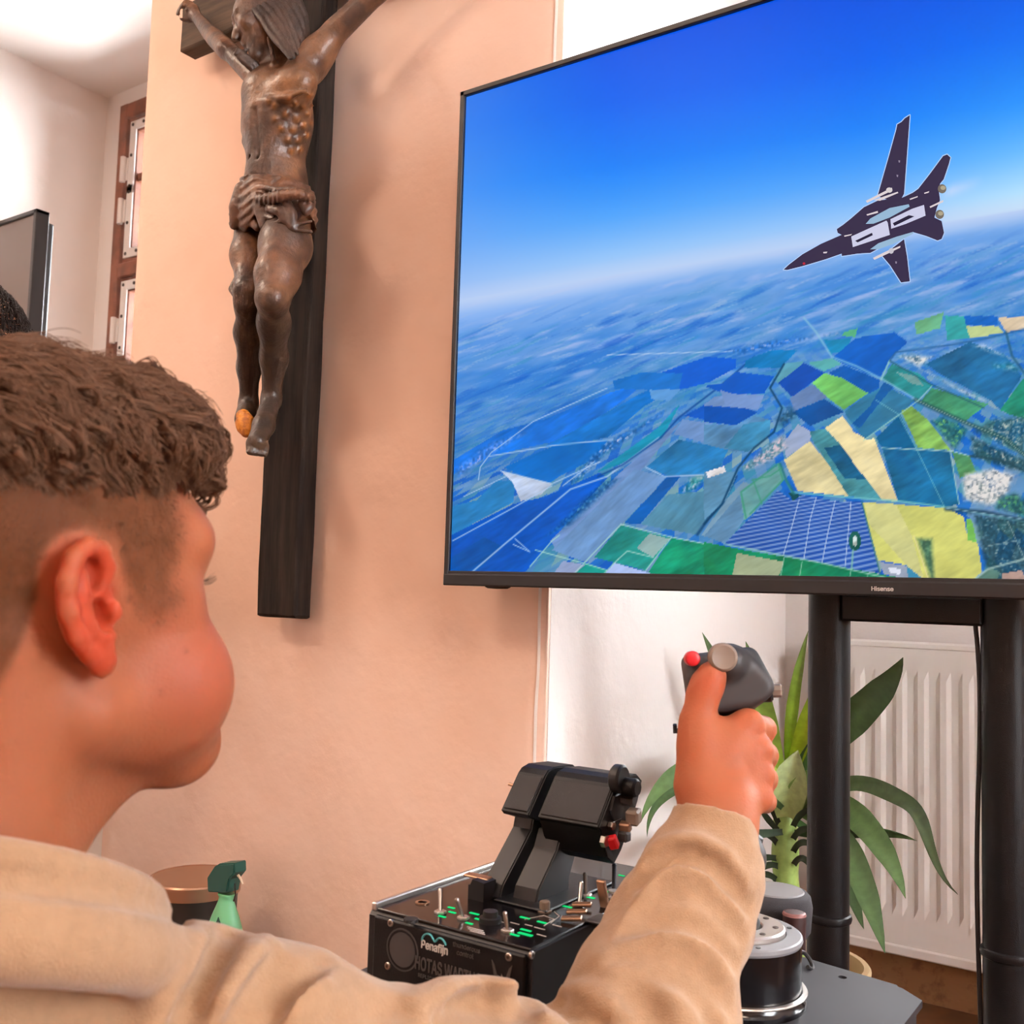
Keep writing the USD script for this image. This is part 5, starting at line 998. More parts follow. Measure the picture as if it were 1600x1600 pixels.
# loincloth with its rope band, knot and hanging end
def cloth(P):
    d = rc(P, Q(432, 300, 1.128), Q(434, 340, 1.122), .0585, .062)
    d = smin(d, rc(P, Q(394, 335, 1.115), Q(392, 352, 1.11), .034, .033), .012); d = smin(d, rc(P, Q(450, 335, 1.113), Q(450, 352, 1.106), .043, .043), .012)
    X, Y = proj(P); n = np.sin(Y * .42 + np.sin(X * .13) * 2.2 + X * .10) * .5 + fbm(P * 45, 2, 3); d = d - n * .0035
    d = np.maximum(d, (P[:, 2] - (Q(430, 290)[2] - (P[:, 0] + 1.31) * .10))); d = np.maximum(d, (Q(430, 366)[2] + .01 * np.sin(X * .16)) - P[:, 2])
    band = chain(P, [Q(392, 302, 1.08), Q(410, 312, 1.06), Q(440, 306, 1.052), Q(468, 304, 1.062), Q(488, 310, 1.10)], [.007, .0085, .009, .0085, .007]) - .0016 * np.sin(X * .9); d = smin(d, band, .003)
    d = smin(d, chain(P, [Q(402, 290, 1.07), Q(430, 296, 1.058), Q(462, 296, 1.066), Q(484, 304, 1.10)], [.004, .0045, .0045, .004]), .003)
    for pts, r in ((((388, 292), (394, 315), (396, 345), (402, 356)), (.009, .013, .011, .006)), (((378, 296), (372, 325), (366, 352)), (.012, .015, .008)), (((400, 300), (408, 330), (412, 354)), (.008, .011, .007)), (((446, 312), (456, 335), (456, 356)), (.007, .009, .007)), (((420, 326), (436, 330), (452, 350)), (.006, .008, .006)), (((470, 318), (478, 330), (486, 322)), (.006, .008, .006)), (((424, 350), (440, 346), (462, 352), (486, 346)), (.003, .004, .004, .003)), (((460, 360), (486, 362)), (.003, .0035))):
        d = smin(d, chain(P, [Q(*p, 1.075 if p[0] < 385 else 1.055 + .0006 * abs(p[0] - 430)) for p in pts], r), .004)
    # tail of cloth behind the far thigh
    tail = chain(P, [Q(372, 312, 1.14), Q(360, 345, 1.15), Q(358, 372, 1.155), Q(364, 400, 1.16)], [.014, .013, .011, .004]); d = smin(d, tail, .006)
    return d
lv, lf = nets(lambda P: near(P, Q(430, 330, 1.11), .11, cloth), Q(430, 330, 1.11) - [.13, .11, .11], Q(430, 330, 1.11) + [.13, .085, .09], .0026, 1)
obj('loincloth', (lv, lf), 'carved_wood', fig, smooth=True, col=wood_tint(lv, (76, 52, 40), (110, 74, 52), (40, 29, 25), .35))
def rag(P): return chain(P, [Q(370, 432, 1.16), Q(363, 452, 1.155), Q(370, 466, 1.15), Q(368, 476, 1.15)], [.004, .007, .005, .003])
lv, lf = nets(lambda P: near(P, Q(367, 455, 1.155), .05, rag), Q(367, 455, 1.155) - .05, Q(367, 455, 1.155) + .05, .0028, 1); obj('cloth_end', (lv, lf), 'carved_wood', fig, smooth=True, col=wood_tint(lv, (60, 44, 36), (80, 60, 44), (40, 30, 26)))
def stump(P): return smin(ell(P, Q(383, 662, 1.098), (.0185, .012, .0185)), rc(P, Q(380, 650, 1.10), Q(386, 674, 1.096), .011, .010), .006) - .004 * (fbm(P * 130, 3, 4) - .5)
lv, lf = nets(lambda P: near(P, Q(383, 662, 1.1), .035, stump), Q(383, 662, 1.1) - .04, Q(383, 662, 1.1) + .04, .0019, 0)
obj('broken_foot', (lv, lf), 'pale_gold', fig, smooth=True, label='broken-off foot showing bright orange wood')

# ------------------------------------------------------------------ the boy
HC = C3(-.259, .049, .56)                          # between the ears
az = math.radians(34); _hf = RW @ [math.sin(az), 0, math.cos(az)]; _hf[2] = 0; HF = unit(_hf); HU = np.array([0, 0, 1.0]); HRt = np.cross(HF, HU); HM = np.stack([HRt, HF, HU], 1)
hw = lambda x, y, z: HC + HM @ np.array([x, y, z], float)
V3 = lambda *a: np.array(a, float)
# ear frame: a forward, b up, o outward; tilted back and flaring at its rear edge
EO = V3(.0735, -.0175, -.001); eb = unit(V3(.06, -.30, 1)); ea = unit(V3(-.20, .95, .30)); ea = unit(ea - eb * (ea @ eb)); eo = np.cross(ea, eb); EM = np.stack([ea, eb, eo], 1)
def ear(q):
    p = (q - EO) @ EM; E = lambda a, b, o: V3(a, b, o)
    d = ell(p, E(-.003, .003, .000), (.0175, .0285, .0045))
    d = smin(d, ell(p, E(.004, .0, -.006), (.012, .022, .008)), .004)
    d = smax(d, -ell(p, E(.0028, .0165, .0040), (.0056, .0110, .0085)), .0018)
    d = smin(d, chain(p, [E(.0075, .004, .001), E(.0125, .017, .003), E(.0095, .027, .004), E(.000, .0315, .005), E(-.010, .0285, .006), E(-.0175, .018, .0065), E(-.0195, .004, .0065), E(-.0165, -.010, .006), E(-.009, -.021, .004), E(-.003, -.026, .003)], [.003, .0042, .0044, .0045, .0047, .0049, .0049, .0046, .0045, .005], .003), .0022)
    d = smin(d, chain(p, [E(-.004, .018, .0035), E(-.0085, .006, .005), E(-.007, -.006, .0055), E(-.001, -.015, .0055), E(.006, -.0165, .0045)], [.0024, .0034, .0036, .0036, .003], .003), .004)
    d = smax(d, -ell(p, E(.0030, -.0045, .0050), (.0070, .0090, .0125)), .002)
    d = smin(d, ell(p, E(.0115, -.005, .004), (.0038, .0062, .0042)), .003)
    return smin(d, ell(p, E(.0005, -.0275, .002), (.0085, .0095, .0048)), .005)
def head(P):
    q = (P - HC) @ HM; m = q.copy(); m[:, 0] = np.abs(m[:, 0])
    d = ell(m, V3(0, -.010, .040), (.0715, .0935, .084))
    d = smin(d, ell(m, V3(0, .030, -.012), (.058, .060, .082)), .03)
    d = smin(d, rc(m, V3(.046, .004, -.056), V3(.014, .081, -.086), .021, .0185), .022)
    d = smin(d, ell(m, V3(.006, .089, -.087), (.022, .0175, .018)), .016)
    d = smin(d, rc(m, V3(0, .062, -.088), V3(0, -.006, -.122), .018, .036), .02)
    d = smin(d, ell(m, V3(.039, .057, -.042), (.0355, .035, .040)), .018)              # full cheeks
    d = smin(d, rc(m, V3(.034, .061, -.054), V3(.016, .087, -.080), .030, .0205), .02)
    d = smin(d, ell(m, V3(.029, .0595, .037), (.034, .019, .019)), .018)               # brow
    d = smin(d, ell(m, V3(.048, .046, .002), (.018, .020, .016)), .014)               # cheekbone
    d = smax(d, -ell(m, V3(.031, .088, .010), (.0145, .012, .010)), .009)
    d = smin(d, rc(m, V3(0, .085, .006), V3(0, .101, -.028), .0065, .0085), .009); d = smin(d, ell(m, V3(.0085, .091, -.032), (.0065, .008, .006)), .005)
    d = smin(d, ell(m, V3(0, .091, -.060), (.020, .008, .0055)), .005); d = smin(d, ell(m, V3(0, .090, -.071), (.017, .0085, .006)), .005)
    d = smax(d, -ell(m, V3(0, .100, -.0652), (.019, .006, .0012)), .002)
    d = smin(d, rc(q, V3(0, -.026, -.03), V3(0, -.040, -.175), .053, .055), .022)
    d = smin(d, rc(m, V3(.040, -.044, -.02), V3(.030, -.016, -.15), .017, .014), .016)    # neck muscle
    e = ear(m)
    return smin(d, e, .0045)
# joints, given in the camera's frame of reference: px, py, depth
A = at
WR = A(1118, 1288, .800); EL = A(945, 1772, .665); SR = C3(-.130, .310, .57); SL = C3(-.415, .285, .47); NB = C3(-.277, .19, .532)
CH = C3(-.285, .43, .53); PV = C3(-.305, .70, .515)
MCP = [A(1168, 1132, .836), A(1181, 1172, .833), A(1185, 1211, .828), A(1184, 1246, .820)]
MB = [A(1104, 1236, .812), A(1112, 1252, .808), A(1122, 1266, .806), A(1132, 1278, .804)]
gax = lambda s: GT - ax_ * s                                         # along the grip
def gring(s, ang, r): return gax(s) + JX * (r * math.cos(ang)) + JY * (r * math.sin(ang))
def hand(P):
    d = None
    for k in range(4):
        r = (.0112, .0122, .0112, .0102)[k]; c = rc(P, MB[k], MCP[k], .0165, r); d = c if d is None else smin(d, c, .010)
    d = smin(d, rc(P, WR, A(1116, 1255, .806), .0255, .0215), .016); d = smin(d, rc(P, A(1135, 1300, .80), A(1140, 1258, .806), .022, .018), .014)
    d = smin(d, rc(P, A(1090, 1225, .815), A(1092, 1158, .826), .0185, .0165), .012)          # ball of the thumb
    d = smin(d, ell(P, A(1122, 1180, .829), (.021, .017, .028)), .012)
    for k in range(4): d = smin(d, sph(P, MCP[k] + JX * .001, (.0122, .0128, .0118, .0105)[k]), .005)
    th_ = chain(P, [A(1092, 1165, .826), A(1090, 1128, .832), A(1099, 1086, .8375), A(1107, 1066, .839), A(1113, 1054, .8385)], [.0160, .0138, .0128, .0128, .0112], .006)
    d = smin(d, th_, .007)
    d = smin(d, rc(P, A(1105, 1150, .832), A(1150, 1140, .838), .009, .010), .010)            # web of thumb and index
    for k in range(4):
        s = (.040, .064, .086, .107)[k]; r = (.0094, .0098, .0092, .0082)[k]; R = .0175 + r - .0015
        f = chain(P, [MCP[k], gring(s, -.15, R + .004), gring(s + .002, .75, R + .001), gring(s + .004, 1.75, R), gring(s + .005, 2.7, R - .001)], [r + .0022, r + .0012, r, r * .95, r * .82], .004)
        d = smin(d, f, .004)
    return d
def arm(P): return smin(rc(P, SR, EL, .047, .040), rc(P, EL, WR, .041, .0265), .015)
LH = C3(-.30, .66, .80); LE = C3(-.47, .55, .58)
def torso(P):
    R = basis(unit(SR - SL), unit(CH - PV)); d = ell(P, CH, (.145, .165, .095), R); d = smin(d, rc(P, CH, PV, .115, .12), .05)
    d = smin(d, rc(P, NB - HU * .07, SR, .045, .046), .03); d = smin(d, rc(P, NB - HU * .07, SL, .045, .046), .03); d = smin(d, rc(P, SL, LE, .047, .040), .02); d = smin(d, rc(P, LE, LH, .038, .027), .015)
    d = smin(d, ell(P, LH + unit(LH - LE) * .05, (.032, .034, .022)), .015)
    for k in range(5): s_ = unit(np.cross(unit(LH - LE), [0, 0, 1.0])); a0 = LH + unit(LH - LE) * .07 + s_ * (.022 - .011 * k); d = smin(d, chain(P, [a0, a0 + unit(LH - LE) * .03 - [0, 0, .006], a0 + unit(LH - LE) * .05 - [0, 0, .02]], [.009, .008, .007]), .004)
    return d
def body(P):
    d = near(P, hw(0, .01, -.02), .19, head); d = smin(d, near(P, CH, .36, torso), .025)
    d = smin(d, near(P, (SR + EL) / 2 + (EL - SR) * .2, .30, arm), .02)
    return smin(d, near(P, A(1130, 1180, .835), .105, hand), .012)
T1_ = time.time()
pts_ = np.array([HC, SL, SR, EL, WR, CH, PV, LH, LE, GT]); lo, hi = pts_.min(0) - .17, pts_.max(0) + .17
bv, bf = nets(body, lo, hi, .0025, 1)
# skin colours: ruddy ear and cheek, a few moles, scalp showing brown through the clipped sides
ql = (bv - HC) @ HM; aq = np.abs(ql[:, 0]); fwd, upz = ql[:, 1], ql[:, 2]
def sk(c): return srgb(*c)[None]
def blend(c, k, col): return c * (1 - k[:, None]) + sk(col) * k[:, None]
sstep = lambda x, a, b: np.clip((x - a) / (b - a), 0, 1) ** 2 * (3 - 2 * np.clip((x - a) / (b - a), 0, 1))
col = np.repeat(sk((146, 86, 58)), len(bv), 0) * (1 + .12 * (fbm(bv * 45, 3, 2) - .5))[:, None]
col = blend(col, .55 * np.exp(-((fwd - .055) / .035) ** 2 - ((upz + .035) / .035) ** 2) * (aq > .02), (150, 74, 56))
pe = (ql - EO * [1, 1, 1]) @ EM if False else np.c_[aq, fwd, upz] - EO; pe = pe @ EM
earm = np.exp(-np.clip(ell(pe, V3(-.003, .001, .002), (.021, .034, .013)), 0, 1) / .003); col = blend(col, .8 * earm * (aq > .06), (164, 58, 36))
hn = fbm(bv * 130, 3, 6) - .5; h2 = fbm(bv * 40, 3, 9) - .5
front = .046 + .012 * h2 + .35 * np.clip(upz - .07, 0, .1)               # front hairline of the temple
low = np.interp(fwd, [-.14, -.075, -.052, -.037, -.022, -.004, .006, .016, .030, .044], [-.085, -.072, -.045, .0, .034, .032, .010, -.006, -.011, -.004])
hairm = sstep(low - upz, .012, -.014 + 0 * upz) if False else sstep(upz - low, -.008, .012)
hairm = hairm * sstep(front - fwd, -.006, .016) * sstep(ell(pe, V3(-.003, .003, .004), (.0245, .038, .022)), -.001, .004)
dens = np.clip(.60 + .30 * sstep(upz, -.03, .07) + hn * .5 + .22 * sstep(-fwd, -.02, .05), 0, .9); col = blend(col, hairm * dens, (84, 52, 33))
nmask = (aq < .1) & (upz > -.2)
for a, b, c, r in ((.0, 935, 202, .0011), (0, 1082, 252, .0009), (0, 1017, 290, .0008)): 
    X_, Y_ = proj(bv); col = blend(col, np.exp(-((X_ - c) ** 2 + (Y_ - b) ** 2) / (26 if r > .001 else 16)) * .8 * nmask, (96, 52, 38))
lipm = np.exp(-((upz + .066) / .008) ** 2) * (aq < .021) * (fwd > .083); col = blend(col, .7 * lipm, (196, 92, 86))
knk = np.zeros(len(bv))
for k in range(4): knk = np.maximum(knk, np.exp(-(np.linalg.norm(bv - MCP[k], axis=1) / .012) ** 2))
hm = np.exp(-(np.linalg.norm(bv - A(1125, 1180, .835), axis=1) / .075) ** 4); col = blend(col, .5 * hm, (166, 90, 58)); col = blend(col, .35 * knk, (172, 76, 54)); tipk = np.exp(-(np.linalg.norm(bv - A(1110, 1062, .83), axis=1) / .02) ** 2); col = blend(col, .4 * tipk, (186, 80, 56))
boy = thing('person', 'boy in a beige hoodie with curly brown hair, seen from behind, gripping the joystick', 'person', (PV[0], PV[1], 0))
obj('body', (bv, bf), 'skin', boy, smooth=True, col=np.clip(col, 0, 1))
for s, nm in ((1, 'eye'), (-1, 'eye')):
    c = hw(s * .031, .0690, .010); e = obj('eye', trimesh.creation.icosphere(3, .0118), 'eye_white', boy, smooth=True); UsdGeom.Xformable(e).AddTranslateOp().Set(Gf.Vec3d(*(c - 0 * c).tolist())) if False else None
    e.GetAttribute('points').Set(Vt.Vec3fArray.FromNumpy((np.array(trimesh.creation.icosphere(3, .0118).vertices) + c - origin(boy)).astype(np.float32)))
    obj('iris', lathe([(0, .0012), (.004, .0010), (.0056, 0), (.0056, -.001)], 20, np.stack([HRt, HU, HF], 1) if np.linalg.det(np.stack([HRt, HU, HF], 1)) > 0 else np.stack([-HRt, HU, HF], 1), c + HF * .0108), 'eye_iris', e)
obj('thumb_nail', lathe([(0, .0012), (.004, .0010), (.0062, .0002), (.0064, -.0012)], 16, np.stack([JX, ax_ * 1.25, -JY * .9], 1), A(1112, 1054, .8285)), 'skin', boy, smooth=True, col=np.repeat(sk((236, 166, 138)), len(lathe([(0, .0012), (.004, .0010), (.0062, .0002), (.0064, -.0012)], 16).vertices), 0)) if False else None

# hoodie: a shell round torso and sleeves, with the folds the photograph shows
def sleeve(P):
    d = chain(P, [SR + V3(0, 0, 0), A(620, 1702, .60), A(800, 1738, .632), EL], [.057, .049, .060, .066], .02)
    f = chain(P, [EL, A(1012, 1598, .705), A(1062, 1450, .757), A(1098, 1365, .782), A(1113, 1310, .797)], [.066, .0605, .0485, .0415, .034], .012)
    return smin(d, f, .016)
def trunk(P):
    R = basis(unit(SR - SL), unit(CH - PV)); d = ell(P, CH, (.165, .185, .115), R); d = smin(d, rc(P, CH, PV, .132, .137), .05)
    d = smin(d, rc(P, NB - HU * .062, SR, .062, .061), .03); return smin(d, rc(P, NB - HU * .062, SL, .062, .061), .03)
def shell(P):
    d = near(P, CH, .40, trunk)
    d = smin(d, near(P, (EL + A(800, 1700, .63)) / 2, .36, sleeve), .018)
    d = smin(d, near(P, LE, .34, lambda p: chain(p, [SL, LE, LH - unit(LH - LE) * .02], [.062, .056, .042])), .02)
    return d
def march(f, px, py, z=.34):
    r = ray(px, py); L = np.linalg.norm(r); t = z
    for _ in range(120):
        v = f((EYE + r * t)[None])[0]
        if v < .0006: break
        t += v * .7 / L
        if t > 1.6: return None
    return EYE + r * t
def hits(f, pts, n=14):
    q = np.array(pts, float); s = np.r_[0, np.cumsum(np.linalg.norm(np.diff(q, axis=0), axis=1))]
    out = [march(f, np.interp(u, s, q[:, 0]), np.interp(u, s, q[:, 1])) for u in np.linspace(0, s[-1], n)]
    return [o for o in out if o is not None]
c8 = lambda pts: [(980 + x / 3.077, 1280 + y / 3.077) for x, y in pts]
c6 = lambda pts: [(x * .3875, 1230 + y * .3875) for x, y in pts]
GROOVES = [  # photograph polylines, radius (m), depth below the cloth
    (c8([(60, 300), (130, 222), (230, 172), (330, 176), (430, 228), (520, 330), (580, 420)]), .0085, .0042),
    (c8([(0, 520), (120, 470), (280, 470), (430, 540), (530, 680)]), .010, .0036), (c8([(60, 420), (200, 330), (340, 330), (470, 420), (560, 560)]), .011, .0026),
    (c8([(0, 735), (150, 705), (300, 765), (400, 880), (430, 1000)]), .010, .004), (c8([(20, 800), (100, 880), (150, 1000)]), .012, .004), (c8([(-60, 640), (100, 600), (260, 640), (400, 740), (500, 880)]), .011, .0026),
    ([(360, 1455), (330, 1505), (300, 1560), (281, 1605)], .0085, .0048), ([(440, 1498), (412, 1540), (388, 1575), (368, 1605)], .009, .0040), ([(505, 1500), (470, 1530), (430, 1570), (400, 1605)], .0075, .0048),
    ([(150, 1512), (100, 1530), (40, 1560)], .012, .003), ([(250, 1440), (140, 1430), (60, 1450), (0, 1470)], .010, .004), ([(140, 1425), (145, 1470), (120, 1500)], .010, .003), ([(620, 1572), (560, 1590), (520, 1605)], .010, .003),
    ([(835, 1560), (800, 1575), (740, 1582), (690, 1596)], .010, .0055), ([(860, 1556), (905, 1590), (930, 1605)], .010, .005), ([(700, 1566), (760, 1566), (820, 1576), (850, 1600)], .007, .0035)]
RIDGES = [(c8([(70, 230), (150, 140), (240, 108), (360, 118), (470, 180), (560, 300)]), .0080, .0042), (c8([(0, 620), (120, 560), (280, 570), (420, 660), (500, 800)]), .012, .004), (c8([(0, 470), (90, 380), (220, 250), (340, 250), (460, 330), (560, 450)]), .013, .0048),
    (c8([(0, 860), (90, 950), (110, 1010)]), .012, .005), ([(264, 1416), (240, 1440), (200, 1462), (120, 1480)], .017, .010), ([(322, 1462), (290, 1510), (255, 1560), (235, 1600)], .016, .010), ([(425, 1466), (392, 1510), (350, 1570), (330, 1600)], .017, .009), ([(500, 1508), (465, 1545), (420, 1590)], .014, .008), ([(650, 1576), (700, 1562), (745, 1558), (800, 1566), (835, 1590)], .014, .010), ([(870, 1545), (930, 1560), (985, 1600)], .015, .006)]
gr_ = [(hits(shell, p), r, dp) for p, r, dp in GROOVES]; rd_ = [(hits(shell, p), r, dp) for p, r, dp in RIDGES]
TF = unit(np.cross(SR - SL, [0, 0, -1.0])); TF = TF if (TF @ (RW @ [0, 0, 1.0])) > 0 else -TF; TF[2] = 0; TF = unit(TF); TRt = np.cross(TF, HU)
RC_ = C3(-.283, .196, .523)
def ring(a, r, dz=0.): return RC_ + (TRt * math.cos(a) + TF * math.sin(a)) * r + HU * (-.046 * math.sin(a) - .012 * math.cos(a) + dz)
RINGP = [ring(a, .091 + .004 * math.cos(a)) for a in np.linspace(0, 2 * np.pi, 33)]
RING3 = [ring(a, .104, -.034) for a in np.linspace(0, 2 * np.pi, 33)]
CREASE = [ring(a, .1062 + .004 * math.cos(a), -.0078) for a in np.linspace(0, 2 * np.pi, 33)]
RING2 = [ring(a, .098 + .003 * math.cos(a), -.0175) for a in np.linspace(0, 2 * np.pi, 33)]
def hoodie(P):
    d = shell(P)
    fl = (1 - np.abs(2 * fbm(P * [14, 14, 20], 3, 12) - 1)); d = d - .008 * (fl - .6) - .0025 * (fbm(P * 60, 2, 13) - .5)
    for c, r, dp in rd_:
        if len(c) > 1: rr = np.full(len(c), r) * np.interp(np.linspace(0, 1, len(c)), [0, .25, .75, 1], [.55, 1, 1, .55]); d = local(P, d, c, r + .03, lambda p, e: smin(e, chain(p, c, rr) + (r - dp * 1.35), .010))
    for c, r, dp in gr_:
        if len(c) > 1: rr = np.full(len(c), r) * np.interp(np.linspace(0, 1, len(c)), [0, .2, .8, 1], [.6, 1, 1, .6]); d = local(P, d, c, r + .03, lambda p, e: smax(e, -(chain(p, [x + unit(EYE - x) * (r - dp * 1.35) for x in c], rr)), .008))
    rg = near(P, RC_, .19, lambda p: smin(chain(p, RINGP, [.0084] * 33), smin(chain(p, RING2, [.0096] * 33), chain(p, RING3, [.0175] * 33), .012), .0012)); d = smin(d, rg, .006)
    d = local(P, d, CREASE, .02, lambda p, e: smax(e, -chain(p, CREASE, [.0058] * 33), .0025))
    # neck opening, cuff and hem
    d = local(P, d, [NB - HU * .012, NB + HU * .16], .12, lambda p, e: smax(e, -rc(p, NB - HU * .012, NB + HU * .16, .064, .086), .004))
    return np.maximum(d, (C3(0, .70, .5)[2] - P[:, 2]))
CUA, CUB = A(1104, 1345, .788), A(1116, 1272, .803); cud = unit(CUB - CUA)
def hoodie2(P):
    d = hoodie(P); m = np.linalg.norm(P - CUB, axis=1) < .11
    if m.any():
        s = (P[m] - CUB) @ cud; q = d[m]
        cuff = smin(q, rc(P[m], CUB - cud * .030, CUB - cud * .002, .0335, .0315), .004)
        rad = np.linalg.norm((P[m] - CUB) - s[:, None] * cud, axis=1); hole_ = np.maximum(rad - .0275, -(s + .010))
        q = smax(np.maximum(cuff, s), -hole_, .002); q = np.where((s > .002), np.maximum(q, s), q); d[m] = q
    return d
hv, hf = nets(hoodie2, lo, hi, .0031, 1)
hc = np.repeat(srgb(158, 125, 96)[None], len(hv), 0) * (1 + .05 * (fbm(hv * 30, 2, 4) - .5))[:, None]
obj('hoodie', (hv, hf), 'hoodie', boy, smooth=True, col=np.clip(hc, 0, 1))
# trousers, shoes
KR, KL = C3(-.16, .74, .93), C3(-.40, .735, .90); AR_, AL_ = KR + V3(.03, .06, 0), KL + V3(-.03, .06, 0); AR_[2] = AL_[2] = .10
def trousers(P):
    d = rc(P, PV + HU * .10, PV - HU * .02, .125, .135)
    for k, a, s in ((KR, AR_, 1), (KL, AL_, -1)):
        h = PV + TRt * .075 * s - HU * .04; d = smin(d, chain(P, [h, k, a], [.088, .066, .055], .03), .03)
    d = d - .006 * (1 - np.abs(2 * fbm(P * 16, 3, 31) - 1)); d = np.maximum(d, .085 - P[:, 2]); return np.maximum(d, P[:, 2] - PV[2] - .10)
tl, thi = np.minimum(np.minimum(KR, KL), np.minimum(AR_, PV)) - .2, np.maximum(np.maximum(KR, KL), PV) + .2; tl[2] = .06
tv_, tf_ = nets(trousers, tl, thi, .008, 2); obj('trousers', (tv_, tf_), 'denim', boy, smooth=True)
for a in (AR_, AL_):
    fdir = TF; def_ = lambda P: smin(rc(P, np.r_[a[:2], .045] - fdir * .03, np.r_[a[:2], .038] + fdir * .12, .040, .034), rc(P, np.r_[a[:2], .05], np.r_[a[:2], .10], .042, .046), .02)
    sv, sf = nets(lambda P: np.maximum(def_(P), .004 - P[:, 2]), np.r_[a[:2], .0] - [.2, .2, .02], np.r_[a[:2], .16] + [.2, .2, .05], .006, 2); obj('shoe', (sv, sf), 'dark_cloth', boy, smooth=True)
# stool he sits on
sx_, sy_ = PV[0], PV[1]; sz_ = PV[2] - .135 - .012
so = thing('stool', 'black cushioned stool under the boy', 'stool', (sx_, sy_, 0))
obj('seat_cushion', lathe([(0, sz_ - .055), (.165, sz_ - .055), (.18, sz_ - .045), (.182, sz_ - .02), (.165, sz_ - .004), (0, sz_)], 48, I3, (sx_, sy_, 0)), 'leather', so, smooth=50)
obj('column', cyl((sx_, sy_, .03), (sx_, sy_, sz_ - .055), .025, 20), 'steel', so)
obj('foot_plate', lathe([(0, 0), (.20, 0), (.20, .008), (.05, .03), (0, .032)], 40, I3, (sx_, sy_, 0)), 'black_satin', so, smooth=40)

# ---- hair
hairmat('hair_brown', srgb(96, 66, 47), srgb(168, 122, 84)); hairmat('hair_clip', srgb(84, 54, 36), srgb(110, 74, 50)); hairmat('lash', srgb(60, 40, 30), srgb(90, 62, 46)); hairmat('hair_dark', srgb(38, 30, 28), srgb(74, 60, 52))
def curves(name, P, w, m, parent, label=None):
    """P: strands x points x 3 (world)"""
    n, k, _ = P.shape; c = UsdGeom.BasisCurves.Define(stage, numbered(str(parent.GetPath()) + '/' + name)); c.CreateTypeAttr('linear')
    c.CreateCurveVertexCountsAttr(Vt.IntArray.FromNumpy(np.full(n, k, np.int32))); c.CreatePointsAttr(Vt.Vec3fArray.FromNumpy((P - origin(parent)).reshape(-1, 3).astype(np.float32)))
    c.CreateWidthsAttr(Vt.FloatArray.FromNumpy(np.broadcast_to(np.asarray(w, np.float32), (n, k)).ravel().astype(np.float32).copy())); c.SetWidthsInterpolation('vertex')
    UsdShade.MaterialBindingAPI.Apply(c.GetPrim()).Bind(MAT[m]); p = c.GetPrim()
    if label: tag(p, label)
    return p
def cap0(q):
    """local: outer envelope the long top hair lies on"""
    d = ell(q, V3(0, -.010, .058), (.0785, .093, .077)); d = smin(d, ell(q, V3(.0, .048, .090), (.052, .030, .033)), .03); d = smin(d, ell(q, V3(.034, .032, .086), (.032, .032, .027)), .03)
    return d
def capbase(q):
    d = cap0(q); n = 1 - np.abs(2 * fbm(q * [46, 46, 30], 2, 17) - 1); d = d - .006 * (n - .55)
    edge = .070 + .010 * (noise(q * [70, 70, 0], 3) - .5) - .12 * np.clip(-q[:, 1] - .02, 0, .2) + .28 * np.clip(q[:, 1] - .025, 0, .08)
    return smax(d + .0065 + .007 * np.clip((.098 - q[:, 2]) / .03, 0, 1), edge - q[:, 2], .004)
cvv, cff = nets(lambda q: capbase(q), V3(-.13, -.16, .0), V3(.13, .16, .18), .0030, 1)
hcol = blend(np.repeat(sk((88, 62, 47)), len(cvv), 0), np.clip((fbm(cvv * 90, 3, 5) - .45) * 4, 0, 1) * .6, (62, 43, 34))
hairp = obj('hair', (HC + cvv @ HM.T, cff), 'hoodie', boy, smooth=True, col=hcol, label='thick wavy brown top hair')
def grad(q, f, e=.0015): return np.stack([f(q + np.eye(3)[i] * e) - f(q - np.eye(3)[i] * e) for i in range(3)], 1)
r2 = np.random.default_rng(11); NL = 820
th_ = r2.uniform(0, 2 * np.pi, NL * 2); zz_ = r2.uniform(-.2, 1, NL * 2); dirs = np.stack([np.sqrt(1 - zz_ ** 2) * np.cos(th_), np.sqrt(1 - zz_ ** 2) * np.sin(th_), zz_], 1)
root = V3(0, -.010, .058) + dirs * (.076, .090, .074)
for _ in range(3): g = grad(root, cap0); root -= cap0(root)[:, None] * g / np.linalg.norm(g, axis=1)[:, None] / np.maximum(np.linalg.norm(g, axis=1)[:, None] / .003, 1e-6) * .003 / .003 if False else cap0(root)[:, None] * (g / np.linalg.norm(g, axis=1)[:, None])
ed_ = .074 - .12 * np.clip(-root[:, 1] - .02, 0, .2) + .28 * np.clip(root[:, 1] - .025, 0, .08); root = root[root[:, 2] > ed_][:NL]; NL = len(root)
K = 18; P = np.zeros((NL, K, 3)); P[:, 0] = root; q = root.copy(); crown = V3(-.005, -.075, .128)
ph = r2.uniform(0, 2 * np.pi, NL); cr_ = r2.uniform(.5, 1.25, NL); lenf = r2.uniform(.75, 1.25, NL) * np.clip(1 - .0 * root[:, 1], .6, 1.2); curl = np.clip(.75 + 6 * root[:, 1], .65, 1.5) * cr_
sgn = r2.choice([-1, 1], NL); fly = np.where(r2.uniform(0, 1, NL) < .10, .009, .003); drop = r2.uniform(-.013, .006, NL)
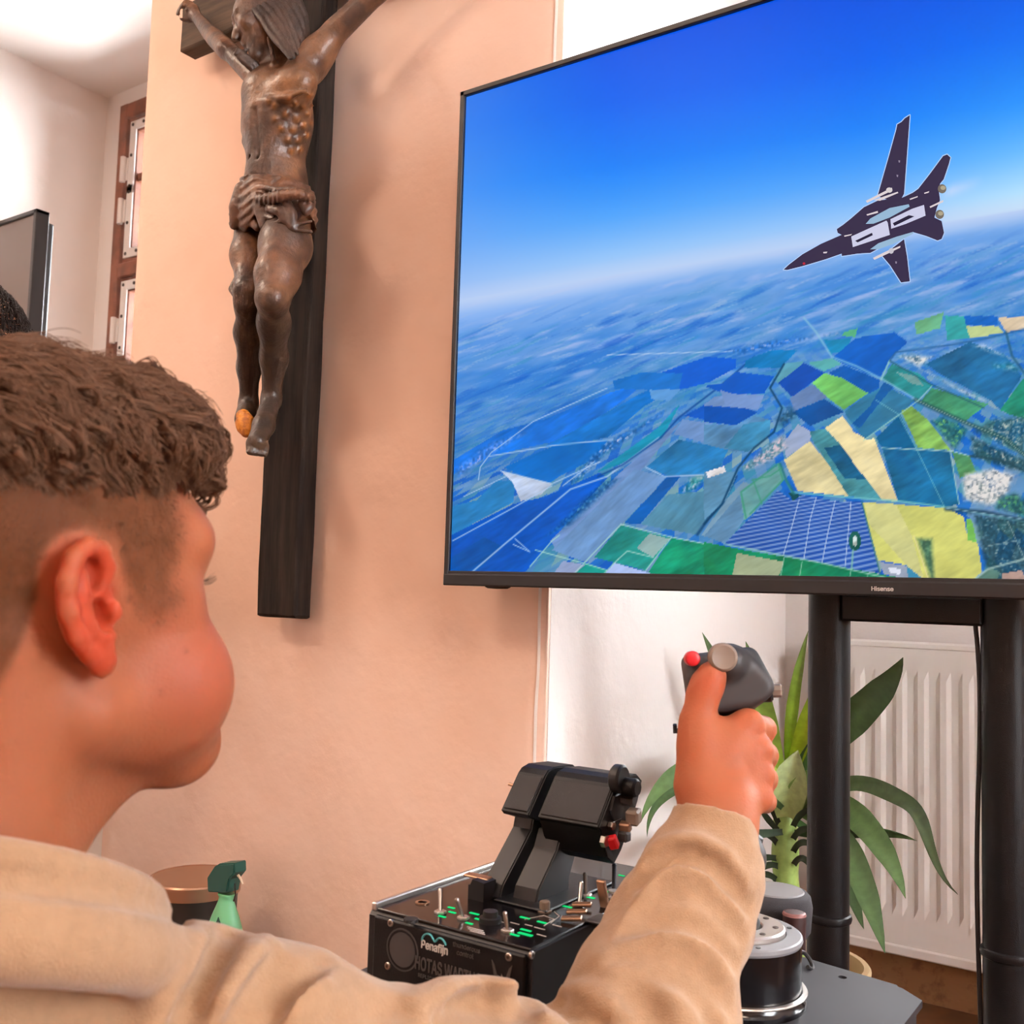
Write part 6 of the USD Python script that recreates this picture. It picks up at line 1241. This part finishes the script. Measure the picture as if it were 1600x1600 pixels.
for k in range(1, K):
    g = grad(q, cap0); nrm_ = g / np.linalg.norm(g, axis=1)[:, None]; away = q - crown; away[:, 2] = 0; away /= np.linalg.norm(away, axis=1)[:, None] + 1e-9
    flow = away * .9 + V3(0, .35, 0) + V3(0, 0, -1) * (.15 + 1.1 * np.clip(1 - (q[:, 2] - .06) / .06, 0, 1))[:, None]; flow -= nrm_ * (flow * nrm_).sum(1)[:, None]; flow /= np.linalg.norm(flow, axis=1)[:, None] + 1e-9
    sd_ = np.cross(nrm_, flow); a = ph + k * (.60 * sgn)
    stepv = flow * (1 - .35 * np.minimum(curl, 1))[:, None] + sd_ * (np.cos(a) * .75 * curl)[:, None] + nrm_ * (np.sin(a) * .75 * curl)[:, None]
    q = q + stepv * (.0047 * lenf)[:, None]; d = cap0(q); tgt = np.clip(d, -.002, fly) - .006 * np.clip((.090 - q[:, 2]) / .028, 0, 1); q = q + nrm_ * (tgt - d)[:, None]; e_ = .068 - .12 * np.clip(-q[:, 1] - .02, 0, .2) + .30 * np.clip(q[:, 1] - .025, 0, .08) + drop; st_ = q[:, 2] < e_; q[st_] = P[st_, k - 1] + (q[st_] - P[st_, k - 1]) * .03; P[:, k] = q
S = 21; off = r2.normal(0, 1, (NL, S, 1, 3)) * .0015 * np.linspace(1.0, 1.4, K)[None, None, :, None]; off *= np.clip(np.abs(r2.normal(1, .25, (NL, S, 1, 1))), .4, 1.8)
ST = (P[:, None] + off + np.cumsum(r2.normal(0, .00018, (NL, S, K, 3)), 2)).reshape(-1, K, 3)
# loose ringlets over the forehead and along the top
RLr = []
for _ in range(95):
    a_ = r2.uniform(-.9, .9) if r2.uniform() < .75 else r2.uniform(-2.6, 2.6); e0 = r2.uniform(.05, .95); b0 = V3(math.sin(a_) * math.cos(e0), math.cos(a_) * math.cos(e0), math.sin(e0)) * (.078, .090, .075) + V3(0, -.008, .058)
    g = grad(b0[None], cap0)[0]; nn = unit(g); b0 = b0 - nn * (cap0(b0[None])[0] + .002); dn = unit(V3(0, .2, -1) - nn * np.dot(V3(0, .2, -1), nn)); sd_ = np.cross(nn, dn); rr_ = r2.uniform(.0035, .0075); tn = r2.uniform(1.0, 1.9); t = np.linspace(0, 1, K)[:, None]; p0 = r2.uniform(0, 6.28)
    ang = p0 + t * tn * 2 * np.pi; c = b0 + nn * (.002 + .005 * np.sin(t * np.pi)) + dn * (t - .3) * r2.uniform(.010, .022) + (nn * np.cos(ang) + (sd_ * r2.uniform(.3, .9) + dn * r2.uniform(.2, .9)) * np.sin(ang)) * rr_ * np.minimum(1, t * 5)
    RLr.append(c[None] + r2.normal(0, .0006, (12, 1, 3)) + np.cumsum(r2.normal(0, .00012, (12, K, 3)), 1))
ST = np.concatenate([ST, np.concatenate(RLr)])
curves('curls', HC + ST @ HM.T, np.interp(np.linspace(0, 1, K), [0, .6, 1], [.00062, .00058, .00022])[None], 'hair_brown', hairp)
# clipped sides
cand = np.where((hairm > .35) & (np.abs(ql[:, 0]) > .02) & (upz > -.09) & (upz < .10))[0]; pk = r2.choice(cand, min(15000, len(cand)), replace=len(cand) < 15000)
b0 = bv[pk] + r2.normal(0, .0008, (len(pk), 3)); nb = bv[pk] - HC; nb = nb - HM[:, 2] * (nb @ HM[:, 2])[:, None] * .6; nb /= np.linalg.norm(nb, axis=1)[:, None]
fl = -HU * .9 - HF * .35; L_ = (.0025 + .004 * sstep(upz[pk], -.04, .07)) * r2.uniform(.6, 1.3, len(pk)); d1_ = nb * .55 + fl * .75 + r2.normal(0, .18, (len(pk), 3))
SH = np.stack([b0 - nb * .0008, b0 + d1_ * (L_ * .5)[:, None], b0 + (d1_ * 1.0 - nb * .25) * L_[:, None]], 1); curves('clipped_hair', SH, [.00013, .00011, .00006], 'hair_clip', hairp)
# brow and lashes
for s in (1, -1):
    n = 130; u = r2.uniform(0, 1, n); b = np.stack([s * (.014 + .034 * u), .0845 - .012 * u ** 1.6 - .004 * u, .0295 + .006 * np.sin(u * 2.4) + r2.normal(0, .0014, n)], 1)
    BQ = np.stack([b - [0, .002, 0], b + np.stack([s * (.002 + 0 * u), .0028 + 0 * u, .0012 + 0 * u], 1), b + np.stack([s * (.005 + 0 * u), .003 - .001 * u, .0010 + 0 * u], 1)], 1); curves('eyebrow', HC + BQ @ HM.T, [.0004, .00035, .00012], 'lash', boy)
    n = 22; u = np.linspace(0, 1, n); b = np.stack([s * (.021 + .022 * u), .0855 - .010 * u ** 2, .0115 + .003 * np.sin(u * 3.1)], 1); o = np.stack([s * (.001 + .004 * u), .008 - .002 * u, .0035 + r2.normal(0, .0008, n)], 1)
    LQ = np.stack([b, b + o * [.5, .6, .2], b + o], 1); curves('eyelashes', HC + LQ @ HM.T, [.00022, .00018, .00008], 'lash', boy)

# ------------------------------------------------------------------ the other person, at the left edge
PC = at(-40, 545, 1.8); fH = np.stack([unit(np.cross(HF, HU)), HF, HU], 1)
Fw = unit(V3(-.50, .86, 0)); OM = np.stack([np.cross(Fw, HU), Fw, HU], 1); oz = PC[2]
def man(P):
    q = (P - V3(PC[0], PC[1], oz)) @ OM; m = q.copy(); m[:, 0] = np.abs(m[:, 0])
    d = ell(m, V3(0, -.008, .025), (.073, .092, .088)); d = smin(d, ell(m, V3(0, .03, -.03), (.056, .058, .082)), .03); d = smin(d, rc(m, V3(0, .088, .0), V3(0, .104, -.03), .007, .010), .01); d = smin(d, ell(m, V3(.074, -.008, -.01), (.006, .016, .028)), .004)
    d = smax(d, -ell(m, V3(.031, .09, .008), (.014, .011, .009)), .008); d = smin(d, ell(m, V3(0, .085, -.065), (.018, .007, .006)), .005); d = smin(d, rc(m, V3(0, -.02, -.06), V3(0, -.03, -.2), .056, .06), .03)
    return smin(d, rc(m, V3(.0, -.02, -.22), V3(.13, -.02, -.25), .05, .05), .04)
ov, of = nets(man, V3(PC[0], PC[1], oz) - [.25, .25, .34], V3(PC[0], PC[1], oz) + [.25, .25, .16], .004, 1)
per = thing('person', 'person with dark hair standing far left in front of the switched-off screen', 'person', (PC[0], PC[1], 0))
obj('body', (ov, of), 'skin', per, smooth=True, col=np.repeat(srgb(214, 150, 120)[None], len(ov), 0))
lw = lambda x, y, z: V3(PC[0], PC[1], oz) + OM @ V3(x, y, z)
def coat(P):
    q = (P - V3(PC[0], PC[1], oz)) @ OM; m = q.copy(); m[:, 0] = np.abs(m[:, 0])
    d = ell(m, V3(0, -.02, -.42), (.175, .115, .26)); d = smin(d, rc(m, V3(0, -.02, -.24), V3(.145, -.02, -.27), .075, .065), .04); d = smin(d, rc(m, V3(0, -.02, -.5), V3(0, -.02, -.72), .145, .15), .05)
    d = smin(d, chain(m, [V3(.175, -.02, -.28), V3(.215, -.03, -.55), V3(.14, .10, -.72)], [.062, .052, .042], .02), .02); d = d - .006 * (1 - np.abs(2 * fbm(P * 14, 3, 3) - 1))
    return smax(d, -rc(m, V3(0, -.03, -.3), V3(0, -.02, -.0), .06, .075), .004)
cv2, cf2 = nets(coat, lw(0, 0, -.9) - [.4, .4, .02], lw(0, 0, -.1) + [.4, .4, 0], .009, 2); obj('pullover', (cv2, cf2), 'dark_cloth', per, smooth=True)
def pants(P):
    q = (P - V3(PC[0], PC[1], oz)) @ OM; m = q.copy(); m[:, 0] = np.abs(m[:, 0]); z0 = -oz
    d = rc(m, V3(0, -.02, -.68), V3(0, -.02, -.78), .14, .145); d = smin(d, chain(m, [V3(.085, -.02, -.82), V3(.095, -.01, z0 + .50), V3(.10, -.03, z0 + .06)], [.092, .068, .058], .03), .04); return np.maximum(d - .005 * fbm(P * 14, 2, 3), z0 + .05 - q[:, 2])
cv2, cf2 = nets(pants, lw(0, 0, -oz) - [.35, .35, 0], lw(0, 0, -.5) + [.35, .35, 0], .011, 2); obj('trousers', (cv2, cf2), 'denim', per, smooth=True)
hnd = []
for s in (1, -1):
    def fist(P, s=s):
        w = lw(.14 * s, .105, -.73); dn = unit(lw(.11 * s, .14, -.82) - w); sdv = unit(np.cross(dn, Fw)); d = rc(P, w, w + dn * .05, .028, .030)
        for k in range(4): a = w + dn * .07 + Fw * (.03 - .018 * k); d = smin(d, chain(P, [a, a + dn * .035, a + dn * .05 - sdv * s * .02], [.0095, .0088, .0075]), .004)
        return smin(d, chain(P, [w + dn * .03 + Fw * .025, w + dn * .055 + Fw * .048, w + dn * .075 + Fw * .05], [.012, .0105, .0085]), .005)
    c = lw(.13 * s, .12, -.80); a, b = nets(fist, c - .13, c + .14, .005, 1); obj('hand', (a, b), 'skin', per, smooth=True, col=np.repeat(srgb(214, 150, 120)[None], len(a), 0))
    def shoe(P, s=s): a0 = lw(.10 * s, -.05, -oz + .045); return np.maximum(smin(rc(P, a0, a0 + Fw * .19 - HU * .008, .042, .036), rc(P, a0 + Fw * .03, a0 + Fw * .03 + HU * .06, .046, .05), .02), .004 - P[:, 2])
    c = lw(.1 * s, .05, -oz); a, b = nets(shoe, c - [.25, .25, .02], c + [.25, .25, .17], .008, 2); obj('shoe', (a, b), 'leather', per, smooth=True)
N = 2600; zq = r2.uniform(-.25, 1, N); tq = r2.uniform(0, 2 * np.pi, N); D_ = np.stack([np.sqrt(1 - zq ** 2) * np.cos(tq), np.sqrt(1 - zq ** 2) * np.sin(tq), zq], 1); D_ = D_[(D_[:, 1] < .6) | (D_[:, 2] > .35)]
r0 = V3(0, -.008, .025) + D_ * (.073, .092, .088); KK = 9; HP = [r0]
for k in range(1, KK): v = D_ * .004 * (1.3 - k / KK) + V3(0, -.002, -.007) * (k / KK) + V3(0, .0, 0); HP.append(HP[-1] + v + r2.normal(0, .0006, r0.shape))
curves('hair', np.stack([V3(PC[0], PC[1], oz) + h @ OM.T for h in HP], 1), np.linspace(.0026, .0010, KK)[None], 'hair_dark', per)
print('T', time.time() - T0_)
